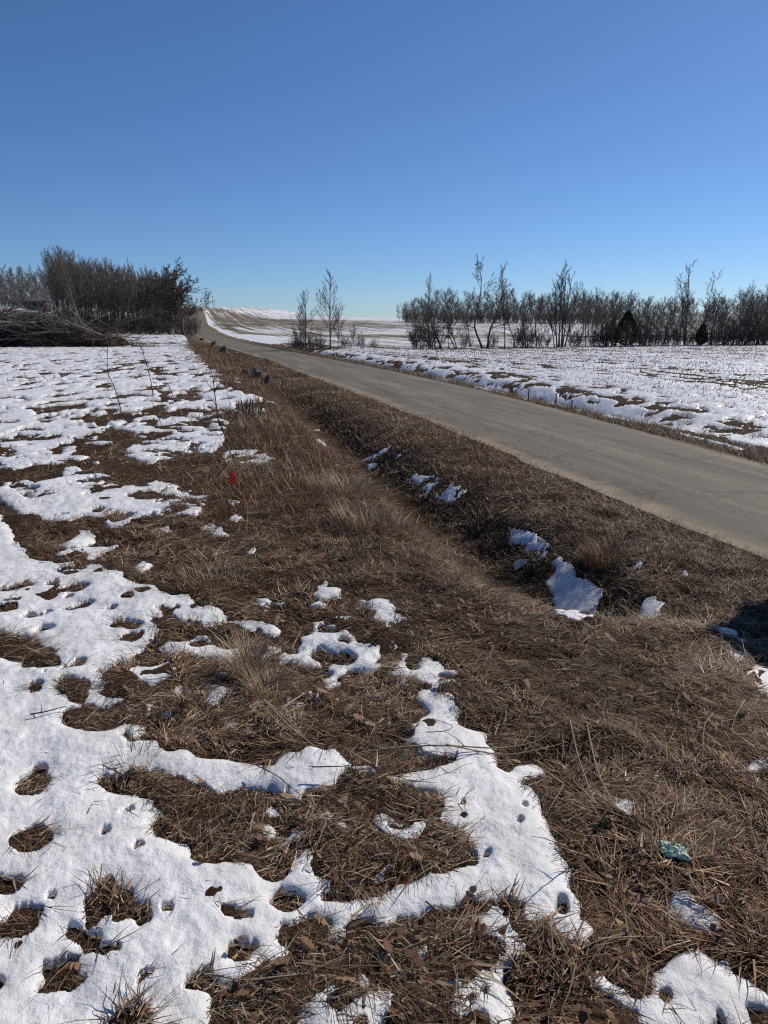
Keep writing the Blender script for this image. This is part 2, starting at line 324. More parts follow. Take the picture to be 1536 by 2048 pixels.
# ------------------------------------------------------------------ snow: where it lies
def crop(x0, y0, s, pts): return [(x0 + px / s, y0 + py / s) for px, py in pts]
A = lambda p: crop(0, 1450, 2.56, p)
B = lambda p: crop(0, 1000, 2.56, p)
Cc = lambda p: crop(500, 1150, 2.56, p)
D = lambda p: crop(500, 1550, 2.56, p)
E = lambda p: crop(1000, 1600, 2.866, p)
Fc = lambda p: crop(1000, 1300, 2.866, p)
G = lambda p: crop(0, 680, 2.743, p)
J = lambda p: crop(400, 880, 2.743, p)
K = lambda p: crop(936, 900, 2.56, p)
def dot(f, x, y, r): return f([(x + r * math.cos(a), y + r * 0.8 * math.sin(a)) for a in np.linspace(0, 6.28, 9)[:-1]])
SNOW = []; HOLES = []
SNOW.append([(-700, 1010)] + B([(0,60),(20,110),(60,150),(75,215),(130,260),(170,310),(260,335),(340,325),(390,320),(380,340),(450,340),(500,330),(530,350),(560,380),(640,385),(630,410),(650,435),(720,440),(790,445),(820,470),(870,490),(960,500),(990,520),(980,550),(900,555),(860,575),(780,560),(770,555),(820,580),(820,610),(770,620),(800,650),(805,680),(770,720),(750,760),(690,800),(680,830),(620,850),(570,870),(530,890),(530,950),(520,990),(540,1010),(600,1020),(630,1020),(620,1045),(540,1055),(500,1065),(450,1055),(420,1075),(380,1090),(340,1090),(315,1135),(370,1150),(420,1190),(455,1215),(500,1195),(560,1180),(600,1160),(660,1140),(720,1140),(755,1180),(740,1215),(680,1215),(660,1250),(700,1255),(780,1235),(815,1245)])
  + A([(820,140),(850,160),(900,150),(970,145),(1010,170),(1080,175),(1130,165),(1200,170),(1265,165),(1280,190),(1330,215),(1380,218),(1430,205),(1470,165)])
  + Cc([(90,990),(140,960),(190,930),(240,940),(290,915),(340,910),(380,925),(420,905),(450,915),(475,935),(480,960),(520,985),(570,1000),(620,1000),(650,1020),(665,1050),(600,1060),(540,1055),(480,1045),(450,1050),(455,1090),(400,1120),(330,1120),(250,1105),(180,1080),(120,1095),(60,1100),(0,1090)])
  + A([(1130,345),(1080,330),(1040,300),(980,300),(930,280),(860,270),(800,255),(740,245),(680,250),(640,255),(560,280),(490,305),(520,335),(580,345),(640,355),(700,350),(750,365),(780,390),(770,410),(720,415),(740,430),(800,420),(840,440),(845,465),(800,480),(780,490),(800,530),(830,560),(900,595),(950,610),(955,640),(970,670),(1020,680),(1060,705),(1110,695),(1180,690),(1250,690),(1300,690),(1330,715),(1340,745)])
  + D([(40,480),(90,525),(140,520),(185,510),(205,500),(180,480),(215,450),(230,400),(270,380),(300,385),(330,430),(320,470),(335,510),(400,530),(395,570),(360,610),(340,630),(380,630),(440,640),(480,620),(520,605),(580,615),(640,595),(700,580),(760,550),(830,535),(900,545),(960,520),(1040,475),(1100,490),(1150,485),(1160,440),(1150,400),(1100,365),(1070,320),(1040,290),(985,280),(985,240),(1000,190),(1010,140)])
  + Cc([(985,1130),(900,1125),(820,1120),(760,1110),(690,1095),(700,1080),(760,1060),(830,1010),(880,990),(920,1000),(950,990),(1000,990),(1040,960),(1070,940),(1000,930),(930,945),(870,940),(850,910),(800,890),(790,870),(830,850),(860,830),(850,810),(790,815),(870,790),(880,760),(900,740),(890,700),(855,670),(860,635),(890,615),(920,620),(900,590),(850,560),(820,540),(830,520),(870,500),(860,470),(870,445),(930,450),(960,480),(1000,500),(1060,520),(1075,535),(1040,550),(1050,585),(1000,590),(960,600),(940,630),(970,640),(1020,630),(1070,645),(1080,665),(1060,685),(1075,720),(1060,750),(1070,775),(1130,785),(1190,800),(1215,830),(1210,860),(1250,890),(1260,940),(1240,985),(1280,1000),(1330,1000),(1350,980),(1420,950),(1480,955),(1510,990),(1500,1015),(1460,1010),(1440,1040),(1400,1075),(1380,1085),(1440,1095),(1490,1130),(1500,1190)])
  + E([(250,75),(290,90),(310,130),(300,180),(310,230),(345,255),(355,310),(380,360),(390,420),(400,480),(420,560),(440,600),(465,635),(460,660),(510,700),(540,740),(550,790),(530,835),(480,840),(430,820),(370,800),(300,780),(260,760),(240,730),(200,715),(130,725),(90,700),(65,680),(100,655),(160,625),(120,600),(100,575),(60,570)])
  + D([(1250,660),(1240,690),(1230,670),(1180,640),(1100,640),(1050,660),(1020,700),(960,700),(900,720),(850,705),(800,715),(760,745),(700,765),(660,785),(640,760),(600,740),(540,735),(480,740),(455,770),(450,820),(400,840),(370,820),(400,780),(410,745),(370,730),(320,715),(290,690),(270,720),(230,745),(180,740),(150,745),(125,790),(140,820),(180,845),(185,870),(150,900),(100,920),(60,940),(30,970)])
  + A([(1280,1240),(1240,1290),(1200,1330),(1130,1360),(1100,1390),(1085,1430),(1080,1490),(1060,1530),(1000,1700)]) + [(200, 2500), (-700, 2500)])
HOLES += [A(p) for p in (
 [(80,340),(95,300),(140,265),(205,230),(240,260),(245,310),(240,360),(190,385),(130,385)],
 [(40,610),(70,580),(130,555),(200,540),(260,550),(275,585),(225,615),(205,640),(150,655),(80,655)],
 [(-60,770),(50,765),(60,790),(90,820),(105,850),(60,865),(-60,870)],
 [(0,1040),(30,1000),(70,950),(140,930),(240,955),(200,990),(200,1050),(150,1085),(80,1095),(20,1075)],
 [(430,890),(480,870),(490,820),(540,780),(585,790),(600,820),(640,840),(670,840),(680,880),(710,905),(770,900),(760,950),(765,1025),(740,1030),(720,1000),(690,980),(640,955),(600,1000),(560,1000),(570,960),(550,930),(520,970),(500,1020),(460,1030),(440,990),(460,940)],
 [(330,1040),(360,1000),(400,1005),(420,1020),(440,1060),(500,1045),(535,1060),(520,1110),(540,1130),(600,1110),(625,1130),(610,1160),(630,1190),(590,1185),(540,1180),(500,1140),(470,1150),(440,1120),(400,1085),(350,1080)],
 [(180,1200),(230,1195),(270,1215),(340,1170),(420,1140),(440,1170),(390,1190),(420,1240),(470,1260),(440,1300),(400,1330),(330,1350),(270,1340),(200,1355),(185,1320),(200,1270)],
 [(-60,1260),(50,1280),(60,1310),(30,1350),(-60,1360)],
 [(700,1280),(740,1240),(790,1240),(815,1270),(770,1300),(720,1320),(700,1310)],
 [(900,1340),(960,1290),(970,1250),(1010,1260),(1060,1260),(1110,1300),(1115,1350),(1060,1370),(980,1380),(920,1385)],
 [(1155,1130),(1200,1090),(1250,1085),(1310,1110),(1345,1090),(1330,1140),(1280,1165),(1200,1170),(1160,1165)],
 [(1090,960),(1120,925),(1170,920),(1200,945),(1290,940),(1290,970),(1200,980),(1130,970)],
 [(1390,870),(1420,830),(1460,825),(1520,870),(1540,890),(1490,930),(1440,920),(1400,900)],
 [(665,640),(690,615),(745,610),(740,640),(690,658)],
 [(810,950),(840,918),(910,906),(917,932),(860,954),(820,974)],
 [(230,880),(270,862),(328,880),(300,900),(240,898)],
 [(610,30),(650,20),(680,45),(690,78),(660,78),(620,70)],
 [(500,575),(520,550),(560,545),(545,575)],
 [(490,1700),(505,1531),(540,1490),(640,1450),(760,1415),(785,1420),(795,1450),(770,1531),(760,1700)],
 [(865,1600),(870,1505),(905,1500),(915,1600)],
 [(620,470),(690,425),(700,440),(650,475)],
)]
for x, y, r in ((625,587,14),(480,1385,17),(240,1455,20),(890,845,18),(1015,825,18),(845,860,11),(1210,840,13),(790,1325,16),(770,1115,18),(530,40,11),(1480,245,10),(350,260,16),(300,1000,9),(1050,780,8)):
    HOLES.append(dot(A, x, y, r))
HOLES += [B(p) for p in (
 [(-200,695),(60,690),(120,685),(170,700),(210,740),(270,770),(290,810),(305,850),(240,865),(160,870),(110,855),(105,830),(60,815),(20,810),(-200,790)],
 [(135,1005),(150,960),(200,942),(232,955),(227,1003),(180,1014)],
 [(285,990),(300,940),(340,920),(400,925),(455,940),(470,1010),(430,1040),(450,1055),(400,1060),(370,1040),(345,1010)],
 [(240,455),(280,428),(312,433),(302,460)],[(300,383),(340,363),(400,346),(445,346),(425,378),(360,390)],
 [(-20,472),(60,452),(150,445),(182,453),(100,474),(-20,486)],[(225,498),(300,478),(340,458),(400,448),(462,453),(440,472),(360,480),(300,494)],
 [(600,510),(640,487),(682,492),(677,518),(620,521)],[(-60,560),(70,548),(92,570),(40,588),(-60,590)],
 [(115,608),(150,582),(200,588),(260,567),(292,574),(220,599),(140,613)],[(315,567),(380,547),(430,532),(492,522),(440,554),(340,574)],
 [(180,668),(220,647),(282,642),(272,664),(200,676)],[(540,648),(580,625),(650,622),(742,628),(742,644),(680,658),(590,649)],
 [(370,862),(390,832),(432,828),(422,852),(390,868)],[(305,877),(360,858),(372,870),(320,888)],[(200,903),(240,886),(232,911)],[(485,887),(520,877),(512,896)],
 [(525,572),(555,552),(605,548),(590,568),(545,576)],[(310,515),(340,498),(378,498),(360,515)],[(610,718),(660,680),(735,672),(730,700),(670,722)])]
SNOW += [D(p) for p in (
 [(55,183),(80,140),(112,131),(150,175),(110,204)],[(45,262),(90,226),(144,232),(154,282),(110,309),(58,292)],
 [(105,345),(150,320),(200,305),(270,285),(265,310),(200,335),(130,355)],[(355,210),(400,200),(430,220),(485,232),(505,272),(450,298),(400,274),(355,247)],
 [(620,252),(660,212),(700,202),(755,232),(764,252),(714,254),(722,272),(760,282),(820,272),(840,247),(902,247),(924,280),(912,314),(870,334),(830,359),(770,364),(736,340),(750,312),(716,308),(676,274)],
 [(696,492),(720,466),(760,490),(730,504)],[(636,520),(704,506),(714,540),(692,574),(668,562)],[(426,886),(470,902),(524,935),(460,939)],
 [(850,932),(880,886),(944,876),(954,902),(900,934),(860,954)],[(518,980),(560,972),(602,998),(624,1080),(602,1109),(558,1094),(538,1050),(523,1010)],
 [(200,1320),(225,1275),(270,1190),(310,1160),(320,1100),(350,1060),(400,1060),(415,1090),(400,1140),(370,1180),(390,1230),(440,1245),(500,1200),(570,1150),(640,1130),(700,1105),(730,1110),(720,1160),(680,1200),(650,1260),(640,1400),(200,1400)],
 [(1115,715),(1160,700),(1230,715),(1300,710),(1330,760),(1340,820),(1380,860),(1385,920),(1350,980),(1310,1000),(1310,1050),(1350,1110),(1360,1180),(1340,1210),(1310,1220),(1320,1280),(1320,1400),(1250,1400),(1250,1280),(1240,1240),(1150,1215),(1080,1220),(1040,1250),(1010,1210),(1020,1140),(1050,1120),(1000,1090),(930,1045),(920,1010),(960,1020),(1050,1070),(1110,1100),(1150,1050),(1220,1000),(1270,970),(1300,920),(1250,880),(1200,820),(1140,760)])]
HOLES += [D([(1088,1150),(1120,1106),(1164,1130),(1142,1174),(1100,1184)]), D([(1150,1093),(1180,1086),(1234,1130),(1222,1164),(1168,1152)]), D([(515,1300),(530,1250),(580,1248),(600,1300)]),
  dot(D,735,630,9), dot(D,745,738,11), dot(D,975,590,26), dot(D,560,1030,12), dot(D,1085,155,17), dot(D,1115,178,14), dot(D,1370,95,15), dot(D,1415,160,24), dot(D,1220,410,20), dot(D,1080,255,18), dot(D,1390,240,16), dot(D,1290,1185,24), dot(D,1260,1015,12),
  D([(700,262),(725,240),(745,262),(720,278)]), D([(860,290),(880,280),(900,290),(880,298)]), dot(D,430,257,13)]
SNOW += [E([(480,1020),(510,965),(540,965),(570,990),(620,1000),(640,1030),(690,1030),(730,1060),(740,1100),(790,1120),(850,1080),(860,1010),(900,980),(850,935),(870,920),(920,920),(960,890),(990,870),(1050,880),(1090,860),(1150,885),(1200,900),(1280,880),(1320,920),(1350,970),(1400,990),(1450,1030),(1480,1070),(1536,1080),(1700,1070),(1700,1200),(1480,1205),(1440,1190),(1390,1210),(1440,1240),(1450,1290),(1440,1400),(1300,1400),(1290,1300),(1280,1230),(1220,1200),(1200,1300),(1190,1400),(790,1400),(790,1300),(800,1250),(780,1200),(700,1165),(620,1140),(560,1090),(500,1050)]),
 E([(952,570),(980,536),(1020,526),(1092,536),(1124,580),(1139,618),(1184,638),(1244,690),(1284,742),(1220,744),(1190,769),(1118,712),(1068,704),(1016,672),(972,632)]),
 E([(625,-30),(720,-20),(770,40),(752,84),(700,74),(648,32)]),
 Fc([(1425,130),(1480,112),(1540,108),(1640,120),(1640,330),(1536,312),(1478,262),(1448,202),(1415,170)]), Fc([(1406,680),(1470,636),(1560,646),(1560,694),(1500,714),(1416,704)])]
HOLES += [E([(878,1100),(920,1068),(962,1088),(974,1142),(930,1168),(888,1142)]), E([(300,622),(328,570),(372,568),(374,612),(342,642),(308,652)]), dot(E,320,690,20), dot(E,375,680,17), dot(E,1150,650,16), dot(E,1190,700,12)]
SNOW += [Cc(p) for p in (
 [(325,95),(350,65),(390,42),(420,72),(468,68),(474,97),(440,128),(390,134),(342,123)],[(302,156),(340,132),(404,155),(370,178),(318,173)],
 [(546,130),(580,119),(602,143),(640,137),(690,142),(717,163),(754,198),(744,223),(793,233),(804,252),(740,284),(693,299),(688,272),(616,258),(611,240),(646,230),(616,202),(586,182),(596,162)],
 [(255,375),(270,330),(285,310),(330,315),(390,320),(440,310),(490,303),(545,340),(550,375),(590,385),(640,395),(690,395),(695,440),(640,470),(600,480),(560,500),(510,500),(460,520),(470,560),(430,580),(390,590),(365,550),(420,510),(385,480),(390,455),(440,455),(480,470),(540,460),(540,435),(480,410),(440,415),(400,400),(340,385),(320,405),(330,435),(375,450),(375,475),(340,480),(290,475),(255,480),(240,450),(200,460),(150,500),(100,505),(100,490),(150,470),(160,440),(200,425),(260,410)],
 [(36,441),(80,418),(108,400),(88,378),(130,370),(161,378),(153,417),(110,443),(68,459)],[(576,511),(610,482),(650,475),(684,490),(640,523),(600,532)],[(716,372),(738,368),(754,410),(728,418)],
 [(733,597),(758,570),(748,552),(696,542),(718,519),(748,500),(738,480),(770,452),(793,470),(803,500),(829,520),(823,552),(793,572),(787,604)],[(736,441),(780,416),(809,429),(797,453)],[(196,562),(260,542),(242,574)],[(26,652),(60,642),(74,670),(38,684)])]
HOLES += [Cc([(452,361),(490,342),(518,365),(490,389)]), dot(Cc,905,525,15), Cc([(955,545),(975,530),(1030,545),(1020,560),(985,556)]), dot(Cc,400,935,15), dot(Cc,200,1015,8), dot(Cc,1025,725,14), dot(Cc,500,1045,40)]
SNOW += [B(p) for p in (
 [(287,231),(350,213),(380,188),(420,162),(468,168),(489,201),(440,228),(380,243),(318,248)],[(286,281),(350,253),(420,248),(480,233),(540,233),(626,220),(560,248),(500,289),(438,304),(448,278),(380,273),(316,294)],
 [(697,331),(740,312),(784,323),(779,357),(740,363),(720,389),(686,371)],[(806,150),(850,142),(896,155),(860,168)],[(1006,161),(1050,127),(1104,117),(1084,138),(1114,143),(1170,171),(1130,194),(1096,182),(1088,158),(1048,153)],
 [(527,111),(560,102),(572,122),(650,107),(698,74),(676,59),(750,8),(804,18),(845,46),(760,78),(690,113),(620,128),(558,139)],[(1160,15),(1230,2),(1240,20),(1168,28)],[(1166,101),(1210,77),(1256,101),(1200,113)],
 [(996,581),(1020,557),(1080,562),(1120,552),(1152,578),(1194,600),(1150,623),(1090,653),(1038,659),(1006,622)],[(866,601),(900,567),(950,542),(1003,569),(993,622),(960,639),(918,612)],
 [(1166,621),(1210,602),(1260,622),(1310,622),(1370,637),(1434,658),(1445,692),(1390,714),(1346,692),(1336,673),(1280,678),(1238,668)],
 [(815,751),(860,727),(900,732),(960,717),(1010,697),(1078,687),(1083,714),(1112,742),(1150,762),(1200,752),(1239,764),(1222,793),(1183,803),(1193,834),(1138,813),(1080,794),(1000,799),(940,784),(880,789),(826,773)],
 [(661,886),(700,847),(750,847),(800,857),(830,837),(880,837),(914,860),(898,902),(872,933),(820,953),(770,974),(728,953),(686,932)],[(881,986),(905,941),(934,970),(928,1002),(893,1009)],
 [(1031,920),(1110,917),(1122,948),(1140,961),(1148,927),(1179,938),(1173,982),(1133,1012),(1133,1043),(1080,1049),(1036,1037),(1058,1008),(1096,995),(1061,970)],
 [(1116,861),(1165,847),(1179,875),(1138,884)],[(746,1031),(792,1016),(800,1050),(768,1074)],[(706,1111),(750,1087),(772,1070),(786,1100),(740,1129)],[(796,1104),(862,1101),(870,1132),(828,1134)],[(1136,1171),(1228,1136),(1234,1161),(1180,1189)],[(1216,1201),(1280,1182),(1296,1206),(1238,1219)])]
HOLES.append(B([(970,736),(1000,713),(1077,708),(1052,737),(1000,748)]))
DITCH = [J(p) for p in ([(845,-20),(1000,5),(1060,35),(1134,26),(1145,132),(1070,174),(1048,153),(926,158),(866,72)],[(1086,221),(1180,186),(1356,197),(1344,228),(1200,238),(1116,243)],[(1196,301),(1270,286),(1400,296),(1450,266),(1526,330),(1480,374),(1396,343),(1246,313)])]
SNOW += [J(p) for p in (
 [(152,341),(190,326),(236,340),(200,359)],[(154,441),(200,411),(246,440)],[(56,296),(110,286),(84,308)],[(0,480),(60,455),(84,460),(30,495)],[(70,490),(110,480),(155,510),(140,535),(90,520)],[(250,600),(300,585),(296,630),(262,628)])]
SNOW += [K(p) for p in ([(386,700),(428,660),(426,590),(460,561),(522,588),(562,658),(620,677),(684,718),(694,772),(652,792),(664,832),(642,884),(570,894),(498,884),(446,852),(436,792),(416,742)],
 [(881,852),(888,800),(918,766),(960,766),(994,798),(984,853),(930,874)],[(297,501),(340,471),(379,488),(352,529),(308,522)],[(346,541),(400,531),(414,560),(370,574)],[(836,611),(890,586),(904,621),(860,634)],[(1086,641),(1120,621),(1134,652),(1100,669)],
 [(1216,901),(1290,916),(1374,926),(1374,963),(1310,964),(1238,923)],[(1366,970),(1420,971),(1439,1000),(1378,1004)],[(1346,1041),(1400,1031),(1419,1060),(1368,1064)],[(180,600),(260,570),(330,575),(260,610)])]
# the field above the traced foreground
FIELD = [G(p) for p in (
 [(-2600,-40),(0,-40),(700,-36),(1000,-36),(1020,-10),(1040,40),(1090,110),(1180,190),(1150,250),(1280,255),(1300,300),(1440,330),(1400,400),(1400,455),(1300,440),(1250,470),(1230,560),(1170,620),(1050,610),(1000,640),(880,650),(840,670),(790,665),(680,640),(690,600),(740,570),(800,540),(720,520),(640,500),(620,560),(560,570),(430,570),(380,640),(500,640),(540,680),(450,700),(440,740),(590,745),(640,800),(660,860),(760,880),(820,890),(900,930),(860,955),(780,970),(700,950),(640,930),(530,980),(440,965),(400,985),(250,1000),(190,960),(110,960),(60,930),(0,880),(-1200,700)],
 [(860,690),(930,660),(960,720),(960,800),(880,820)],[(980,820),(1060,830),(1040,900),(990,890)],[(1240,890),(1300,880),(1330,900),(1270,905)],
 [(1440,480),(1500,470),(1536,500),(1500,540)])]
FIELD_BARE = [G(p) for p in ([(-900,700),(0,705),(100,720),(180,690),(350,690),(340,740),(270,780),(180,780),(100,770),(0,765),(-900,780)],[(50,800),(130,795),(140,815),(60,818)],[(450,410),(560,400),(560,425),(460,430)],[(440,450),(500,435),(540,470),(500,500)],[(630,420),(840,405),(850,430),(650,440)],[(950,400),(1170,385),(1190,410),(960,430)],[(810,515),(930,500),(940,520),(830,530)],[(160,370),(290,365),(270,400),(180,400)],[(180,440),(320,430),(300,460),(190,475)],[(280,590),(340,580),(340,635),(290,630)],[(850,160),(950,170),(940,200),(860,190)],[(600,480),(740,510),(680,560),(520,560)])]
HOLES += FIELD_BARE

LACE = [[(640, 803), (668, 815), (700, 850), (725, 868), (770, 890), (800, 925), (840, 945), (900, 965), (955, 993), (960, 1012), (900, 1008), (830, 972), (790, 950), (735, 938), (700, 888), (655, 836)],
        [(440, 905), (520, 900), (560, 912), (520, 925), (450, 922)], [(1010, 1050), (1080, 1075), (1110, 1105), (1070, 1110), (1020, 1085)], [(1450, 1300), (1500, 1305), (1490, 1325), (1455, 1320)],
        [(180, 985), (330, 960), (420, 985), (400, 1040), (300, 1035), (200, 1040)], [(500, 1190), (560, 1185), (575, 1215), (520, 1222)], [(610, 1240), (700, 1235), (690, 1260), (620, 1262)],
        [(560, 1390), (640, 1385), (640, 1410), (570, 1420)], [(1230, 1600), (1270, 1600), (1270, 1640), (1240, 1635)], [(540, 1560), (610, 1570), (600, 1600), (545, 1595)]]
def inside(poly, x, y):
    """even-odd test of world points against a polygon given in photo directions"""
    px = np.array([p[0] for p in poly]); py = np.array([p[1] for p in poly]); wx, wy = spot(px, py)
    out = np.zeros(x.shape, bool)
    bb = (x >= wx.min()) & (x <= wx.max()) & (y >= wy.min()) & (y <= wy.max())
    if not bb.any(): return out
    qx = x[bb]; qy = y[bb]; r = np.zeros(qx.shape, bool)
    for i in range(len(wx)):
        x0, y0, x1, y1 = wx[i - 1], wy[i - 1], wx[i], wy[i]
        if y0 == y1: continue
        c = ((y0 > qy) != (y1 > qy)) & (qx < (x1 - x0) * (qy - y0) / (y1 - y0) + x0); r ^= c
    out[bb] = r
    return out
def blur(a, r):
    k = 2 * r + 1
    for ax in (0, 1):
        for _ in range(2):
            p = np.pad(a, [(r + 1, r) if i == ax else (0, 0) for i in (0, 1)], mode='edge'); c = np.cumsum(p, ax)
            a = (np.take(c, range(k, c.shape[ax]), ax) - np.take(c, range(0, c.shape[ax] - k), ax)) / k
    return a
NX0, NX1, NY0, NY1, ST = -7.5, 6.5, 1.0, 15.0, 0.01
gx = np.arange(NX0, NX1, ST); gy = np.arange(NY0, NY1, ST)
GX, GY = np.meshgrid(gx, gy)
wa = 0.075 + 0.05 * sm(GY, 4, 9)
WX = GX + (fbm(GX * 12, GY * 12, 60, 5) - 0.5) * wa; WY = GY + (fbm(GX * 12, GY * 12, 70, 5) - 0.5) * wa
mask = np.zeros(GX.shape)
for p in SNOW: mask[inside(p, WX, WY)] = 1
for p in FIELD[:1]: mask[inside(p, WX, WY)] = 1
for p in DITCH: mask[inside(p, WX, WY)] = 0.54
for p in LACE: mask[inside(p, WX, WY) & (mask < 0.5)] = 0.46
for p in HOLES: mask[inside(p, WX, WY)] = 0
n1 = fbm(GX * 3.0, GY * 3.0, 80, 4); n2 = 0.6 * fbm(GX * 14.0, GY * 14.0, 90, 3) + 0.4 * fbm(GX * 42, GY * 42, 95, 2)
farm = sm(GY, 6.5, 10)                                  # further out the cover is more broken
soft = blur(mask, 1); soft = soft + (n2 - 0.5) * (1.25 + 0.9 * farm) + 0.1 * (1 - farm) * (soft > 0.2) + (0.06 + farm) * (n1 - 0.5 - 0.03 * farm) * 4.2 * (soft > 0.3)
ok = (soft > 0.5).astype(float)
e1 = blur(ok, 2); e2 = blur(ok, 8)                       # close to the edge / well inside
THK = np.where(soft > 0.5, 0.003 + 0.010 * np.clip(e1 * 2 - 1, 0, 1) ** 0.8 + 0.019 * np.clip(e2 * 2 - 1, 0, 1), -0.03)
def near_thick(x, y):
    fx = np.clip((x - NX0) / ST, 0, len(gx) - 1.001); fy = np.clip((y - NY0) / ST, 0, len(gy) - 1.001)
    ix = fx.astype(int); iy = fy.astype(int); fx = fx - ix; fy = fy - iy
    return (THK[iy, ix] * (1 - fx) + THK[iy, ix + 1] * fx) * (1 - fy) + (THK[iy + 1, ix] * (1 - fx) + THK[iy + 1, ix + 1] * fx) * fy
def snow_thick(x, y):
    x = np.asarray(x, float); y = np.asarray(y, float)
    out = np.full(x.shape, -0.03)
    nr = (x > NX0 + .1) & (x < NX1 - .1) & (y > NY0) & (y < NY1 - 0.05) & (x < xr(y))
    out[nr] = near_thick(x[nr], y[nr])
    # left field beyond the traced foreground
    lf = (~nr) & (x < xl(y) - 0.3) & (y > 3) & (y < 150)
    if lf.any():
        a, b = x[lf], y[lf]
        wxx = a + (fbm(a * 1.3, b * 1.3, 21, 3) - 0.5) * 1.2; wyy = b + (fbm(a * 1.3, b * 1.3, 22, 3) - 0.5) * 1.6
        ins = np.zeros(a.shape)
        for p in FIELD: ins[inside(p, wxx, wyy)] = 1
        bare = np.zeros(a.shape, bool)
        for p in FIELD_BARE: bare |= inside(p, wxx, wyy)
        tl = (xl(b) - a)
        busy = 1 - sm(tl, 6, 16)                            # the cover breaks up towards the verge
        n = fbm(a * 2.2, b * 1.3, 31, 5); nb = fbm(a * 0.25, b * 0.25, 33, 2)
        s = 0.88 - 0.25 * busy - 0.5 * (nb - 0.5) + (n - 0.5) * 4.2
        s = np.where(ins > 0, s, n - 0.28 + 0.0 * s); s = np.where(bare, s - 0.6, s)
        s = s - 0.3 * sm(b, 85, 140) * (0.5 + vnoise(a * 0.2, b * 0.2, 35))
        out[lf] = np.where(s > 0.5, 0.006 + 0.05 * np.clip((s - 0.5) * 3, 0, 1), -0.03)
    rf = (x > xr(y) + 0.2) & (y < 150) & (y > 0)
    if rf.any():
        a, b = x[rf], y[rf]; t = (a - xr(b)) * 0.96
        s_ = a * 0.27 + b * 0.96
        n = fbm(t * 3.2, s_ * 1.7, 51, 5); nb = fbm(t * 0.18, s_ * 0.06, 53, 3)
        streak = fbm(t * 1.3, s_ * 0.12, 55, 4)
        prof = sm(t, 0.75 + 0.5 * vnoise(s_ * 0.35, s_ * 0, 56), 1.7)
        bank = 0.7 * np.exp(-((t - 3.0) / 0.9) ** 2) * sm(b, 16, 26) * (1 - sm(b, 60, 70))
        ridge = np.exp(-((t - 4.4 - 0.6 * vnoise(s_ * 0.1, s_ * 0, 58)) / 0.35) ** 2)
        s = -0.1 + 1.02 * prof - 0.42 * bank - 0.2 * ridge * (0.4 + streak) + (n - 0.5) * 4.3 + (streak - 0.5) * 2.6 + (nb - 0.5) * 0.8 - 0.1 * sm(b, 20, 60)
        s = s - 0.2 * sm(b, 45, 95) * vnoise(t * 0.05, s_ * 0.02, 57)
        s = s - 0.95 * sm(b, creek(a) - 7, creek(a) - 4)
        out[rf] = np.where(s > 0.5, 0.004 + 0.035 * np.clip((s - 0.5) * 1.5, 0, 1), -0.03)
    return out
def creek(x): return np.interp(x, [-12, -4, 10, 45, 80, 130], [66, 70, 90, 106, 112, 116])   # line of the tree row
def snow_sheet(name, X, Y, label):
    T = snow_thick(X, Y); keep = T > 0
    z = ground_z(X, Y)
    sx = X; sy = Y
    lump = (fbm(sx * 3.1, sy * 3.1, 101, 3) - 0.5) * 0.03 + (fbm(sx * 13, sy * 13, 103, 4) - 0.5) * 0.022
    near = 1 - sm(Y, 14, 30)
    Z = z + np.where(keep, T + np.clip(T / 0.03, 0, 1) * lump * near - 1.0 * fine_bumps(X, Y) * np.clip((T - 0.004) / 0.022, 0, 1), T)
    V = np.stack([X, Y, Z], -1).reshape(-1, 3)
    V, Fq = compact(V, grid_faces(*X.shape, keep=keep))
    return tag(link(name, np_mesh(name, V, Fq), M['snow']), label, kind='stuff')
Xs, Ys = fan(1.0, 14.5, 620, -0.62, 0.56, 780, off=0.6)
snow_sheet('snow_patches', Xs, Ys, 'patchy melting snow with footprints over the near grass')
Xs, Ys = fan(14.4, 150, 300, -0.85, -0.02, 360, off=0.6)
snow_sheet('snow_field', Xs, Ys, 'thin snow over the rough field beside the brush pile')
Xs, Ys = fan(6.0, 125, 400, -0.2, 0.78, 500, off=0.6)
snow_sheet('snow_crop_field', Xs, Ys, 'snow over the stubble field across the road')

# ------------------------------------------------------------------ dead grass
STRAW = np.array([(0.56, 0.43, 0.28), (0.33, 0.232, 0.142), (0.15, 0.096, 0.058), (0.055, 0.033, 0.022), (0.23, 0.092, 0.046), (0.30, 0.235, 0.17), (0.12, 0.098, 0.045)])
def blades(name, P, az, ln, wd, e0, e1, col, label, seg=3, kind='stuff', parent=None):
    n = len(P); q = seg + 1
    V = np.zeros((n, q, 2, 3)); c = P.copy(); curl = rng.normal(0, 0.18, n)
    for k in range(q):
        f = k / seg; wv = wd * (1 - 0.8 * f ** 1.5) * 0.5
        a = az + curl * f; sx = -np.sin(a); sy = np.cos(a)
        V[:, k, 0] = c + np.stack([sx * wv, sy * wv, 0.25 * wv], -1); V[:, k, 1] = c - np.stack([sx * wv, sy * wv, 0.25 * wv], -1)
        e = e0 + (e1 - e0) * (f + 0.5 / seg); st = (ln / seg)
        c = c + np.stack([np.cos(a) * np.cos(e) * st, np.sin(a) * np.cos(e) * st, np.sin(e) * st], -1)
    idx = np.arange(n)[:, None] * (2 * q)
    fs = [np.concatenate([idx + 2 * k, idx + 2 * k + 1, idx + 2 * k + 3, idx + 2 * k + 2], 1) for k in range(seg)]
    Fq = np.stack(fs, 1).reshape(-1, 4)
    cc = np.repeat(col, 2 * q, axis=0)
    o = link(name, np_mesh(name, V.reshape(-1, 3), Fq, True, cc), M['straw'], parent)
    return tag(o, label, kind=kind)
